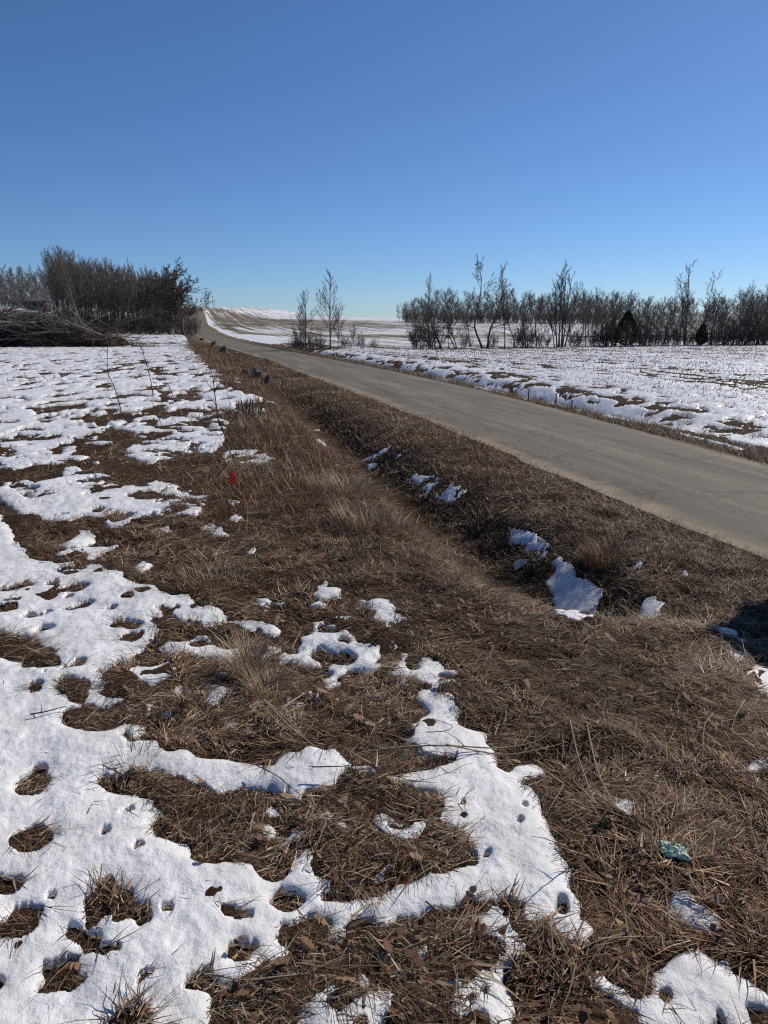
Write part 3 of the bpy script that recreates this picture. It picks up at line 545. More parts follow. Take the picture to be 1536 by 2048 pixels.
def pick(n, weights): 
    wgt = np.array(weights, float); wgt /= wgt.sum()
    i = rng.choice(len(STRAW), n, p=wgt); return STRAW[i] * rng.uniform(0.6, 1.35, (n, 1))
def scatter(n, y0, y1, u=0.68, off=0.5):
    y = np.sqrt(rng.uniform((y0 + off) ** 2, (y1 + off) ** 2, n)) - off
    x = rng.uniform(-u, u, n) * (y + off); return x, y
def off_road(x, y, m=0.0): return (x < xl(y) - m) | (x > xr(y) + m)
def flow(x, y): return (fbm(x * 0.8, y * 0.8, 120, 3) * 4 + fbm(x * 3, y * 3, 125, 2) * 3) * math.pi
def patch_tint(x, y):
    a = fbm(x * 0.8 + 40, y * 0.8, 220, 3); b = fbm(x * 2.6, y * 2.6, 225, 3)
    k = np.clip(0.45 + 1.1 * a * 2 * (0.35 + 0.65 * b), 0.45, 1.5)[:, None]; red = np.clip((fbm(x * 0.5, y * 0.5 + 9, 228, 2) - 0.45) * 2.5, 0, 1)[:, None]
    return 0.8 * k * (1 - red * np.array([[0.0, 0.16, 0.28]]))
def mat_grass(name, n, y0, y1, lmin, lmax, wmin, wmax, weights, label, seg=3, up=0.22, through=0.004, tuft=0.0):
    x, y = scatter(n, y0, y1); t = snow_thick(x, y)
    tf = fbm(x * 1.3, y * 0.9, 133, 3) > 0.62
    keep = off_road(x, y, -0.1) & ((t < 0) | ((t < 0.013) & (rng.random(n) < 0.3)) | (rng.random(n) < np.where(tf, tuft, through))) & (x < xr(y))
    x, y, t = x[keep], y[keep], t[keep]; n = len(x)
    az = flow(x, y) + rng.normal(0, 0.75, n)
    ln = lmin + (lmax - lmin) * rng.random(n) ** 2.6
    e0 = np.abs(rng.normal(0.05, up, n)); e1 = e0 - np.abs(rng.normal(0.2, 0.25, n))
    ln = np.where(t > 0, np.minimum(ln, lmin + 0.35 * (lmax - lmin)), ln); e0 = np.where((t > 0) & (y > 6), e0 + 0.5, e0)
    tl = (xl(y) - x); ln = ln * np.where(tl < 1.2, 0.4 + 0.3 * sm(tl, 0, 1.2), 1)
    z = ground_z(x, y) + rng.uniform(0.0, 0.03, n)
    blades(name, np.stack([x, y, z], -1), az, ln, rng.uniform(wmin, wmax, n), e0, e1, pick(n, weights) * patch_tint(x, y), label, seg)
W0 = [1.0, 1.5, 2.1, 3.0, 1.0, 0.7, 0.4]
mat_grass('matted_grass', 112000, 0.9, 4.2, 0.025, 0.19, 0.0018, 0.0048, W0, 'matted dead grass between the near snow patches', seg=2, up=0.17)
mat_grass('broad_blades', 5000, 0.9, 6.0, 0.05, 0.2, 0.006, 0.012, [1.2, 2, 2, 1, 1, .8, .3], 'broad dead leaf blades lying in the near grass', seg=2, up=0.15, through=0)
mat_grass('verge_grass', 108000, 4.2, 9.0, 0.04, 0.26, 0.003, 0.006, W0, 'brown dead grass around the ditch', seg=2, up=0.26, tuft=0.02)
mat_grass('rough_grass', 130000, 9.0, 24, 0.06, 0.3, 0.006, 0.011, W0, 'brown dead grass along the ditch and field edge', seg=2, up=0.32, through=0.006, tuft=0.12)
mat_grass('roadside_grass', 70000, 24, 85, 0.12, 0.45, 0.014, 0.03, W0, 'brown dead grass of the far verge', seg=2, up=0.5, through=0.01, tuft=0.12)
def left_verge():
    n = 62000; y = 4 + 46 * rng.random(n) ** 1.9; tl = -0.12 + 2.3 * rng.random(n) ** 1.3; x = xl(y) - tl; k = (snow_thick(x, y) < 0) & (x < 0.62 * (y + 1)); x, y = x[k], y[k]; n = len(x)
    blades('verge_grass', np.stack([x, y, ground_z(x, y)], -1), rng.uniform(0, 6.28, n), rng.uniform(0.035, 0.12, n) * (1 + 0.02 * y), 0.003 + 0.0006 * y, rng.uniform(0.05, 1.0, n), rng.uniform(-0.3, 0.5, n), pick(n, [1.3, 1.8, 1.6, 1.6, .3, 2.0, 1.0]) * patch_tint(x, y), 'short grey-tan grass between the road and the ditch', 1)
left_verge()
def right_verge():
    n = 56000; y = 6 + 64 * rng.random(n) ** 1.8; t = np.abs(rng.normal(0, 0.5, n)) + 0.0
    tuft = rng.random(n) < 0.5
    t = np.where(tuft, 0.9 + 5.5 * rng.random(n), t)
    x = xr(y) + t; 
    s = snow_thick(x, y); k = (s < 0) & (~tuft | (fbm(x * 1.7, y * 1.2, 140, 3) > 0.42)); x, y = x[k], y[k]; n = len(x)
    big = 1 + y * 0.05
    blades('verge_grass', np.stack([x, y, ground_z(x, y)], -1), rng.uniform(0, 6.28, n), rng.uniform(0.05, 0.2, n) * (1 + 0.02 * y), 0.005 * big, rng.uniform(0.3, 1.4, n), rng.uniform(-0.2, 1.0, n), pick(n, [1.6, 2, 2, .8, .4, 1.5, 1.2]), 'pale short grass along the far road edge', 1)
right_verge()
# reddish weeds standing in the strip between field and ditch
def weeds():
    n = 95000; y = 6 + 70 * rng.random(n) ** 1.9; x = xl(y) - rng.uniform(0.5, 8, n)
    tl = xl(y) - x; t = snow_thick(x, y)
    d = 1.0 * np.exp(-((tl - 4.2 + 0.012 * y) / 1.3) ** 2) * (0.35 + 0.65 * sm(fbm(x * 0.6, y * 0.6, 150, 3), 0.35, 0.6)) * sm(y, 6.5, 9)
    k = (rng.random(n) < d) & (t < 0); x, y = x[k], y[k]; n = len(x)
    gold = fbm(x * 0.7, y * 0.7, 155, 2) > 0.66
    col = pick(n, [0.5, 0.9, 1.0, 0.6, 4.5, 0.2, 0.1]); col[gold] = pick(gold.sum(), [3, 2, 1, 0, 0.4, 0, 0])
    blades('weed_stems', np.stack([x, y, ground_z(x, y)], -1), rng.uniform(0, 6.28, n), rng.uniform(0.1, 0.42, n) * (1 + 0.004 * y), 0.004 + y * 0.00025, rng.uniform(0.3, 1.4, n), rng.uniform(-0.2, 1.0, n), col, 'reddish brown dead weeds standing beside the ditch', 3)
weeds()
# golden patch and clump
def clump(name, px, py, n, rad, h, weights, label, lean=0.0, cat=None):
    cx, cy = spot(px, py)
    a = rng.uniform(0, 6.28, n); r = rad * np.sqrt(rng.random(n)); x = cx + r * np.cos(a); y = cy + r * np.sin(a)
    az = a + rng.normal(0, 0.6, n)
    o = blades(name, np.stack([x, y, ground_z(x, y) - 0.01], -1), az, rng.uniform(0.5, 1.0, n) * h, rng.uniform(0.002, 0.0045, n) * (1 + 0.04 * cy), rng.uniform(0.8, 1.5, n), rng.uniform(-0.1, 1.2, n), pick(n, weights), label, 3, kind='thing')
    if cat: o['category'] = cat
    return o
GOLD = [4, 2.2, 0.8, 0.2, 0.2, 0.4, 0.3]
clump('grass_clump', 492, 1345, 420, 0.085, 0.34, GOLD, 'golden upright grass clump beside a small snow cup', cat='grass clump')
clump('grass_clump', 535, 1385, 260, 0.1, 0.24, GOLD, 'low golden grass clump leaning just below the upright one', cat='grass clump')
clump('grass_clump', 690, 985, 900, 0.45, 0.32, GOLD, 'golden straw patch in the reddish weeds beside the red flag', cat='grass clump')
clump('grass_clump', 735, 1050, 700, 0.4, 0.3, GOLD, 'golden straw patch at the head of the ditch', cat='grass clump')
clump('grass_clump', 1210, 1120, 500, 0.22, 0.28, [1, 2, 1.5, .5, 3, .3, .2], 'reddish grass tussock on the ditch bank under the road edge', cat='grass clump')
clump('grass_clump', 430, 1165, 350, 0.3, 0.24, [2, 2, 1.5, .5, .5, .6, .6], 'pale tussock at the edge of the footprint snow', cat='grass clump')
clump('grass_clump', 700, 1100, 350, 0.3, 0.2, W0, 'brown tussock above the two small snow islands', cat='grass clump')
clump('grass_clump', 265, 1535, 70, 0.1, 0.2, [.3, 1, 2, 3, .2, .3, 2], 'dark grass tuft poking out at a snow edge', cat='grass clump')
for px, py, lb in ((1372, 833, 'dark grass tuft on snow, largest one above the road edge'), (1370, 848, 'dark grass tuft just below the largest one across the road'), (1462, 862, 'tall dark grass tuft standing in the snow across the road'),
                   (1505, 878, 'brown grass tuft at the right end of the far verge'), (1300, 836, 'row of short dark stems in the snow across the road'), (1410, 868, 'low dark tuft behind the pale verge across the road')):
    clump('grass_tuft', px, py, 70, 0.16, 0.32, [.2, .8, 2, 3, .3, .3, .8], lb, cat='grass tuft')

def crop_litter():
    n = 42000; y = 9 + 90 * rng.random(n) ** 1.25; t = 3.5 + rng.random(n) * (y * 0.9 + 6); t = np.where(rng.random(n) < 0.7, 4.6 + 0.762 * np.round((t - 4.6) / 0.762) + rng.normal(0, 0.1, n), t); x = xr(y) + t
    k = (fbm(x * 0.35, y * 0.2, 145, 4) + rng.normal(0, 0.08, n) > 0.47) & (y < creek(x) - 5) & (x < 0.6 * (y + 4)); x, y = x[k], y[k]; n = len(x)
    z = ground_z(x, y) + np.maximum(snow_thick(x, y), 0)
    blades('crop_litter', np.stack([x, y, z], -1), rng.uniform(0, 6.28, n), rng.uniform(0.08, 0.3, n) * (1 + 0.012 * y), 0.012 + 0.0006 * y, rng.uniform(-0.05, 0.35, n), rng.uniform(-0.2, 0.2, n), pick(n, [.2, .8, 2, 2.5, .4, .6, .3]), 'brown corn litter strewn over the snowy field across the road', 1)
crop_litter()
# specks, leaves
def leaves():
    n = 5200; x, y = scatter(n, 1.0, 9.0, 0.62); t = snow_thick(x, y)
    near_r = np.exp(-((x - 0.2) / 1.1) ** 2)
    k = off_road(x, y, 0.1) & (x < xl(y)) & ((t < 0) & (rng.random(n) < 0.25 + 0.5 * near_r)); x, y = x[k], y[k]; n = len(x)
    z = ground_z(x, y) + rng.uniform(0.015, 0.05, n)
    out = np.array([(0, -1), (0.35, -0.45), (0.22, -0.2), (0.55, 0.1), (0.3, 0.3), (0.4, 0.65), (0, 1), (-0.4, 0.65), (-0.28, 0.3), (-0.55, 0.05), (-0.25, -0.2), (-0.36, -0.5)])
    m = len(out); V = np.zeros((n, m, 3)); a = rng.uniform(0, 6.28, n); s = rng.uniform(0.015, 0.04, n); cu = rng.normal(0, 1.0, n); ti = rng.normal(0, 0.35, (n, 2))
    for i, (u, v) in enumerate(out):
        xx = u * s; yy = v * s; zz = cu * (u * u) * s + ti[:, 0] * xx + ti[:, 1] * yy + 0.25 * cu * v * v * s
        V[:, i] = np.stack([x + xx * np.cos(a) - yy * np.sin(a), y + xx * np.sin(a) + yy * np.cos(a), z + zz], -1)
    idx = np.arange(n)[:, None] * m
    tri = [(0, 1, 11), (1, 2, 10), (1, 10, 11), (2, 3, 9), (2, 9, 10), (3, 4, 8), (3, 8, 9), (4, 5, 7), (4, 7, 8), (5, 6, 7)]
    Fq = np.stack([idx + np.array(tt)[None] for tt in tri], 1).reshape(-1, 3)
    pal = np.array([(0.2, 0.11, 0.06), (0.12, 0.06, 0.035), (0.3, 0.19, 0.11), (0.24, 0.15, 0.1)])[rng.integers(0, 4, n)] * rng.uniform(0.6, 1.2, (n, 1))
    tag(link('fallen_leaves', np_mesh('fallen_leaves', V.reshape(-1, 3), Fq, False, np.repeat(pal, m, 0)), M['straw']), 'curled brown fallen leaves scattered over the near grass', kind='stuff')
leaves()
def specks():
    n = 6500; x, y = scatter(n, 1.0, 12, 0.66); t = snow_thick(x, y); k = (t > 0.012) & (x < xl(y)); x, y, t = x[k], y[k], t[k]; n = len(x)
    z = ground_z(x, y) + t - 0.004
    ln = 0.006 + 0.05 * rng.random(n) ** 3
    blades('straw_flecks', np.stack([x, y, z], -1), rng.uniform(0, 6.28, n), ln * (1 + y * .1), 0.0025 + 0.0005 * y, rng.uniform(-0.1, 0.5, n), rng.uniform(-0.3, 0.3, n), pick(n, [.1, .5, 1.5, 3, .3, .2, .1]), 'dark straw flecks lying on the near snow', 2)
specks()

# ------------------------------------------------------------------ branching plants
class Tubes:
    def __init__(self): self.v = []; self.f = []; self.n = 0
    def chain(self, pts, rad, sides):
        P = np.asarray(pts, float); r = np.asarray(rad, float); k = len(P)
        T = np.gradient(P, axis=0); T /= np.linalg.norm(T, axis=1)[:, None] + 1e-9
        up = np.array([0.31, 0.17, 0.93]); up = np.where(np.abs(T @ up)[:, None] > 0.96, np.array([1.0, 0, 0]), up)
        a = np.cross(T, up); a /= np.linalg.norm(a, axis=1)[:, None] + 1e-9; b = np.cross(T, a)
        th = np.arange(sides) * 2 * math.pi / sides
        ring = P[:, None] + r[:, None, None] * (a[:, None] * np.cos(th)[None, :, None] + b[:, None] * np.sin(th)[None, :, None])
        self.v.append(ring.reshape(-1, 3))
        i = self.n + np.arange(k * sides).reshape(k, sides); j = np.roll(i, -1, 1)
        self.f.append(np.stack([i[:-1], j[:-1], j[1:], i[1:]], -1).reshape(-1, 4)); self.n += k * sides
    def mesh(self, name): return np_mesh(name, np.concatenate(self.v), np.concatenate(self.f))
def unit(v): v = np.asarray(v, float); return v / (np.linalg.norm(v) + 1e-9)
def tilt(d, ang, spin, g):
    d = unit(d); a = unit(np.cross(d, (0.3, 0.5, 0.81) if abs(d[2]) < 0.95 else (1, 0, 0))); b = np.cross(d, a)
    return unit(d * math.cos(ang) + (a * math.cos(spin) + b * math.sin(spin)) * math.sin(ang))
def grow(out, p, d, ln, r, depth, P, g):
    """out = [trunk tubes, crown tubes]; P = settings of the species"""
    top = P['top']; n = 9 if depth == 0 else (5 if depth == 1 else (3 if depth == 2 else 2))
    if depth == 0: n = P.get('tseg', 9)
    pts = [np.array(p, float)]; dirs = []; d = unit(d)
    wob = P['wob'][min(depth, len(P['wob']) - 1)]; rise = P['rise'][min(depth, len(P['rise']) - 1)]
    for i in range(n):
        d = unit(d + g.normal(0, wob, 3) + np.array([0, 0, rise])); dirs.append(d); pts.append(pts[-1] + d * ln / n)
    rt = max(r * P.get('taper', 0.25), P['rmin'] * 0.7); rad = np.linspace(r, rt, n + 1)
    if depth == 0 and P.get('flare', True): rad[0] *= 1.35
    out[0 if depth < P.get('limb', 1) else 1].chain(pts, rad, (7, 4, 3, 3, 3)[min(depth, 4)])
    if depth >= top: return
    k = P['kids'][depth]; f0 = P['from'][depth]
    for i in range(k):
        f = f0 + (1 - f0) * (i + g.random()) / k; f = min(f, 0.98)
        q = f * n; j = int(q); pos = pts[j] + (pts[j + 1] - pts[j]) * (q - j)
        shape = P['shape'](f) if depth == 0 else 1.0 - 0.45 * f
        l2 = ln * P['ratio'][depth] * shape * g.uniform(0.7, 1.2)
        r2 = max(min(rad[j] * P.get('rr', 0.5), rad[j] * 0.8), P['rmin'])
        grow(out, pos, tilt(dirs[j], P['ang'][depth] * g.uniform(0.75, 1.25), g.uniform(0, 6.283), g), l2, r2, depth + 1, P, g)
def tree_meshes(name, seed, stems, P):
    g = np.random.default_rng(seed); out = [Tubes(), Tubes()]
    for (x, y, dx, dy, h, r) in stems: grow(out, (x, y, -0.15), (dx, dy, 1), h, r, 0, P, g)
    return out[0].mesh(name + '_trunk'), out[1].mesh(name + '_crown')
def place_tree(kind, name, x, y, rz, s, label, cat='tree', group=None, sz=None, bark=None):
    t, c = kind
    e = empty(name, (x, y, float(ground_z(x, y)) - 0.03), rz); e.scale = (s, s, sz or s)
    link('trunk', t, None, e); link('crown', c, None, e)
    return tag(e, label, cat, group)
def kindof(name, seed, stems, P, bark='bark'):
    dark = name.startswith(('clump', 'crooked', 'forked', 'shrub', 'woodland', 'young', 'round'))
    t, c = tree_meshes(name, seed, stems, P); t.materials.append(M['backlittwig' if dark else bark]); c.materials.append(M['backlittwig' if dark else 'twig']); return (t, c)
cone = lambda f: 1.15 - 0.95 * f
vase = lambda f: 1.0 - 0.55 * f
SLEND = dict(top=3, kids=[26, 10, 7], ang=[0.45, 0.5, 0.55], ratio=[0.22, 0.42, 0.5], wob=[0.03, 0.09, 0.14], rise=[0.03, 0.12, 0.06], shape=lambda f: 1.2 - 0.72 * f, rmin=0.013, limb=1, rr=0.36, **{'from': [0.26, 0.15, 0.1]})
OAK = dict(top=4, kids=[30, 11, 6, 5], ang=[0.95, 0.75, 0.7, 0.7], ratio=[0.62, 0.46, 0.46, 0.5], wob=[0.05, 0.11, 0.15, 0.16], rise=[0.02, 0.05, 0.04, 0.03], shape=lambda f: 0.8 + 0.5 * f - 0.75 * f * f, rmin=0.036, limb=2, rr=0.42, **{'from': [0.1, 0.12, 0.1, 0.1]})
YOUNG = dict(top=3, kids=[34, 9, 5], ang=[0.75, 0.45, 0.5], ratio=[0.42, 0.34, 0.5], wob=[0.015, 0.05, 0.1], rise=[0.02, 0.12, 0.05], shape=cone, rmin=0.0075, limb=1, rr=0.35, **{'from': [0.16, 0.2, 0.2]})
POPL = dict(top=3, kids=[20, 8, 5], ang=[0.6, 0.5, 0.5], ratio=[0.25, 0.4, 0.5], wob=[0.02, 0.07, 0.1], rise=[0.02, 0.13, 0.06], shape=lambda f: 1.2 - 0.7 * f, rmin=0.013, limb=1, rr=0.38, **{'from': [0.16, 0.12, 0.12]})
CROOK = dict(top=4, kids=[9, 7, 6, 5], ang=[0.65, 0.65, 0.65, 0.6], ratio=[0.52, 0.45, 0.42, 0.5], wob=[0.12, 0.15, 0.16, 0.14], rise=[0.05, 0.09, 0.05, 0.03], shape=vase, rmin=0.0125, limb=1, rr=0.5, **{'from': [0.3, 0.2, 0.15, 0.1]})
SHRUB = dict(top=3, kids=[6, 5, 3], ang=[0.5, 0.55, 0.6], ratio=[0.5, 0.5, 0.5], wob=[0.09, 0.13, 0.13], rise=[0.04, 0.06, 0.04], shape=vase, rmin=0.008, limb=1, rr=0.5, flare=False, tseg=5, **{'from': [0.15, 0.15, 0.1]})
sl_k = [kindof('slender_tree_%d' % i, 20 + i, [(0, 0, rnd.uniform(-.06, .06), rnd.uniform(-.06, .06), 15.5, 0.12)], SLEND) for i in range(6)]
oak_k = kindof('round_tree', 31, [(0, 0, 0.03, 0, 11.0, 0.32)], OAK)
young_k = [kindof('young_tree_%d' % i, 41 + i, [(0, 0, 0.01, 0, 6.6, 0.075)], YOUNG) for i in range(2)]
popl_k = kindof('clump_tree', 52, [(-.5, 0, -.1, .03, 9.5, .12), (-.15, .2, -.03, -.02, 11.6, .11), (.2, -.1, .03, .05, 11.9, .15), (.45, .2, .07, 0, 10.8, .13), (.75, 0, .15, .02, 9.6, .12), (.1, .5, .0, .1, 10.4, .11), (-.8, .2, -.2, .02, 7.5, .09)], POPL)
crook_k = [kindof('crooked_tree_%d' % i, sd, st, CROOK) for i, (sd, st) in enumerate(((61, [(0, 0, -.42, .05, 9.4, .14)]), (63, [(0, 0, .05, .05, 9.0, .17)]), (65, [(0, 0, .1, 0, 8.0, .11), (.3, .2, .3, .1, 6.5, .08)]), (67, [(0, 0, -.5, 0, 6, .11), (.2, 0, -.25, .1, 5, .1)])))]
FORK = dict(CROOK, kids=[9, 7, 6, 3], ratio=[0.38, 0.42, 0.42, 0.5], wob=[0.04, 0.1, 0.14, 0.15], ang=[0.5, 0.6, 0.65, 0.7])
fork_k = [kindof('forked_tree_%d' % i, sd, st, FORK) for i, (sd, st) in enumerate(((71, [(0, 0, -.02, 0, 12.3, .15), (0, 0, -.12, .02, 10, .1)]), (73, [(0, 0, .2, 0, 11.5, .12), (.3, 0, .38, .05, 9.4, .09), (.5, .1, .52, 0, 8.0, .08)])))]
shrub_k = []
for i in range(4):
    g = np.random.default_rng(80 + i)
    shrub_k.append(kindof('shrub_%d' % i, 90 + i, [(g.normal(0, .35), g.normal(0, .35), g.normal(0, .35), g.normal(0, .35), g.uniform(1.4, 2.9), 0.022) for _ in range(16)], SHRUB, 'twig'))

# the dense stand on the left
WOOD = 'trees of the dense stand left of the road'
def wood(n, px0, px1, d0, d1, s0, s1, label, group, name='slender_tree', kk=None):
    for i in range(n):
        d = rnd.uniform(d0, d1); px = px0 + (px1 - px0) * (i + rnd.random()) / n; x = at_depth(px, d)
        if x > xl(d) - 2.5: x = xl(d) - 2.5 - rnd.random() * 3
        s = rnd.uniform(s0, s1) * (1.0 - 0.16 * float(sm(px, 130, 320)) if px > 100 else 1.0)
        place_tree(rnd.choice(kk or sl_k), name, float(x), d, rnd.uniform(0, 6.28), s * 1.0, label, group=group, sz=s * rnd.uniform(0.82, 0.93))
wood(46, 118, 335, 156, 166, 0.95, 1.12, 'slender bare tree at the front of the dense stand left of the road', WOOD)
wood(95, 112, 345, 168, 195, 1.0, 1.2, 'slender bare tree deep in the dense stand left of the road', WOOD + ', back rows')

wood(16, 300, 372, 170, 200, 0.8, 1.1, 'bare tree behind the big round tree by the road', 'trees behind the round roadside tree')
x = at_depth(162, 152); place_tree(kindof('pale_tree', 97, [(0, 0, -.1, 0, 17.2, .13)], SLEND, 'palebark'), 'pale_tree', x, 152.0, 0, 0.93, 'tallest bare tree with a pale leaning trunk at the stand edge', 'tree')
place_tree(oak_k, 'round_tree', float(at_depth(366, 149)), 149.0, 2.2, 1.0, sz=1.0, label='big dense round bare tree overhanging the left side of the road', cat='tree')
place_tree(oak_k, 'round_tree', float(at_depth(338, 160)), 160.0, 2.9, 0.95, sz=0.92, label='round bare tree merging into the stand left of the overhanging one', cat='tree')
for i, (px, d, s) in enumerate(tuple((125 + 8.2 * k, 166 + 9 * (k % 3), 1.3 + 0.25 * (k % 4)) for k in range(27)) + tuple((10 + 9 * k, 196 + 5 * (k % 2), 1.3) for k in range(12) if not 5 < k < 10) + ((330, 154, 1.3), (352, 153, 1.5), (372, 153, 1.4), (384, 156, 1.5), (300, 157, 1.2), (270, 157, 1.2), (245, 158, 1.3), (215, 158, 1.2), (388, 163, 1.8))):
    place_tree(shrub_k[i % 4], 'underbrush', float(at_depth(px, d)), d, i * 1.3, s, 'leafless brush at the foot of the dense stand', 'shrub', 'brush along the foot of the stand')

RISE = dict(top=3, kids=[22, 8, 6], ang=[0.65, 0.6, 0.6], ratio=[0.26, 0.44, 0.5], wob=[0.03, 0.09, 0.14], rise=[0.03, 0.1, 0.06], shape=lambda f: 1.2 - 0.7 * f, rmin=0.022, limb=1, rr=0.4, **{'from': [0.12, 0.15, 0.1]})
rise_k = [kindof('rise_tree_%d' % i, 140 + i, [(0, 0, rnd.uniform(-.05, .05), 0, 13, 0.12)], RISE) for i in range(4)]
wood(90, -150, 124, 200, 245, 0.72, 0.95, 'bare tree on the rise behind the brush pile and the grey shed', 'trees on the rise behind the brush pile', kk=rise_k)

# trees along the creek across the road
def creek_tree(kind, name, px, s, label, cat='tree', dd=0.0, rz=0.0, sz=None, d=None):
    d = d or 80.0; s = s * (1.0 if name.startswith(('young', 'shrub')) else 0.8)
    for _ in range(12): d = float(creek(at_depth(px, d))) + dd
    return place_tree(kind, name, float(at_depth(px, d)), d, rz, s, label, cat, sz=sz)
creek_tree(young_k[0], 'young_tree', 661, 1.0, 'young upright bare tree with a cone of fine branches by the creek', dd=-4, rz=.4)
creek_tree(young_k[1], 'young_tree', 676, 0.55, 'thin young bare tree just right of the cone shaped one', dd=-3.5, rz=1.4)
creek_tree(young_k[1], 'young_tree', 611, 0.83, 'slender young bare tree nearest the road bend', dd=-2, rz=2)
creek_tree(young_k[0], 'young_tree', 601, 0.62, 'small young bare tree left of the others by the road bend', dd=-2.5, rz=3)
creek_tree(crook_k[3], 'leaning_tree', 700, 0.45, 'little leaning bare tree between the young trees and the dark bush', rz=2.8)
creek_tree(sl_k[0], 'creek_tree', 858, 0.62, 'bare tree rising from a dark bush at the left of the tree row', rz=.3)
creek_tree(crook_k[3], 'leaning_tree', 912, 0.92, 'low crooked bare tree with a leaning trunk and broken limbs', rz=0)
creek_tree(crook_k[0], 'crooked_tree', 966, 1.25, 'tall crooked bare tree leaning to the left over the field edge', rz=0)
creek_tree(crook_k[1], 'crooked_tree', 975, 1.15, 'thick crooked bare tree with a wide crown beside the leaning one', rz=0)
creek_tree(sl_k[2], 'creek_tree', 1010, 0.78, 'straight slender bare tree right of the two crooked trees', rz=1)
creek_tree(crook_k[2], 'crooked_tree', 1052, 1.05, 'twin-stemmed crooked bare tree behind a round thicket', rz=0.3)
creek_tree(popl_k, 'clump_tree', 1121, 1.04, 'tall many-stemmed bare tree with an even oval crown', rz=0.2)
creek_tree(sl_k[3], 'creek_tree', 1172, 0.58, 'bare tree with two close trunks right of the many-stemmed one', rz=0.2)
creek_tree(sl_k[5], 'creek_tree', 1190, 0.6, 'bare tree standing left of the broad dark evergreen', rz=2.2)
creek_tree(crook_k[2], 'crooked_tree', 1290, 0.8, 'spreading bare tree right of the broad dark evergreen', rz=1.9)
creek_tree(crook_k[1], 'crooked_tree', 1325, 0.75, 'bushy bare tree halfway between the two dark evergreens', rz=3.9)
creek_tree(fork_k[0], 'forked_tree', 1370, 1.12, 'tallest bare tree of the row with an upright forked trunk', rz=0)
creek_tree(fork_k[1], 'forked_tree', 1396, 1.02, 'tall bare tree with stems fanning out to the right', rz=0)
creek_tree(crook_k[2], 'crooked_tree', 1450, 0.82, 'broad bare tree right of the small dark evergreen', rz=0.9)
creek_tree(sl_k[1], 'creek_tree', 1500, 0.68, 'bare tree in the thicket near the edge of the picture', rz=0.9)
creek_tree(crook_k[1], 'crooked_tree', 1532, 1.05, 'large bare tree at the very end of the tree row', rz=2.0)
creek_tree(crook_k[0], 'crooked_tree', 1475, 0.8, 'crooked bare tree in the thick growth past the small evergreen', rz=2.0)
for i, (px, k, s) in enumerate(((842, 2, .5), (884, 1, .8), (897, 2, .55), (940, 2, .85), (1030, 1, .7), (1074, 2, .95), (1150, 1, .5), (1212, 2, .8), (1262, 1, .6), (1312, 2, .85), (1346, 1, .5), (1424, 1, 1.0), (1466, 2, .7), (1490, 1, 1.15), (1518, 2, .9))):
    creek_tree(crook_k[k], 'bare_tree', px, s, 'bare bushy tree of middling height in the creek row', rz=i * 2.3, dd=rnd.uniform(0.5, 5))['group'] = 'middling trees in the creek row'
bush = [(1186 + 21 * k, 0.75 + 0.25 * (k % 3)) for k in range(18)] + [(590, 1.0), (600, .8), (622, .9), (640, .8), (690, .7), (722, .7), (748, .5), (838, 1.1), (850, 1.4), (868, 1.5), (930, .8), (985, .8), (1035, 1.1), (1048, 1.2), (1066, 1.1), (1090, .8), (1145, .9), (1160, 1.0), (1195, 1.1), (1215, 1.3), (1228, 1.5), (1276, 1.3), (1290, 1.2), (1308, 1.1), (1332, 1.2), (1352, 1.0), (1378, 0.9), (1425, 1.1), (1440, 1.3), (1458, 1.2), (1475, 1.4), (1492, 1.4), (1510, 1.5), (1528, 1.5), (1545, 1.5), (1565, 1.6)]
for i, (px, s) in enumerate(bush):
    o = creek_tree(shrub_k[i % 4], 'shrub', px, s * (1.15 if px > 780 else 0.8), 'leafless brown shrub in the thicket along the creek', 'shrub', dd=rnd.uniform(-1.5, 2.5), rz=i * 1.1); o['group'] = 'shrubs along the creek'
# dense background wood on the far rise and behind the row
FARW = dict(SLEND, kids=[22, 10, 6], rmin=0.022, ang=[0.8, 0.65, 0.6], ratio=[0.36, 0.44, 0.5], shape=lambda f: 0.75 + 0.9 * f - 1.1 * f * f, **{'from': [0.12, 0.15, 0.1]})
far_k = [kindof('woodland_tree_%d' % i, 120 + i, [(0, 0, rnd.uniform(-.1, .1), 0, 12.5, 0.13)], FARW) for i in range(4)]
for i in range(110):
    px = 798 + 440 * (i + rnd.random()) / 110; d = rnd.uniform(330, 395) + 0.05 * (px - 800); s = rnd.uniform(0.6, 1.12) * (0.6 + 0.4 * sm(px, 800, 860))
    place_tree(far_k[i % 4], 'woodland_tree', float(at_depth(px, d)), d, rnd.uniform(0, 6.28), float(s), 'small bare tree of the far wood on the rise', group='trees of the far wood on the rise')
for i in range(110):
    px = 1165 + 440 * (i + rnd.random()) / 110; d = rnd.uniform(140, 215); s = rnd.uniform(0.34, 0.68) * (1 + 0.3 * sm(px, 1430, 1540))
    place_tree(far_k[i % 4], 'woodland_tree', float(at_depth(px, d)), d, rnd.uniform(0, 6.28), float(s), 'bare tree of the wood behind the creek row', group='trees of the wood behind the creek')
for i in range(46):
    px = 805 + 400 * (i + rnd.random()) / 46; d = rnd.uniform(320, 340)
    o = place_tree(shrub_k[i % 4], 'underbrush', float(at_depth(px, d)), d, i * 1.3, rnd.uniform(1.8, 3.0), 'brush along the edge of the far wood', 'shrub', 'brush along the edge of the far wood')
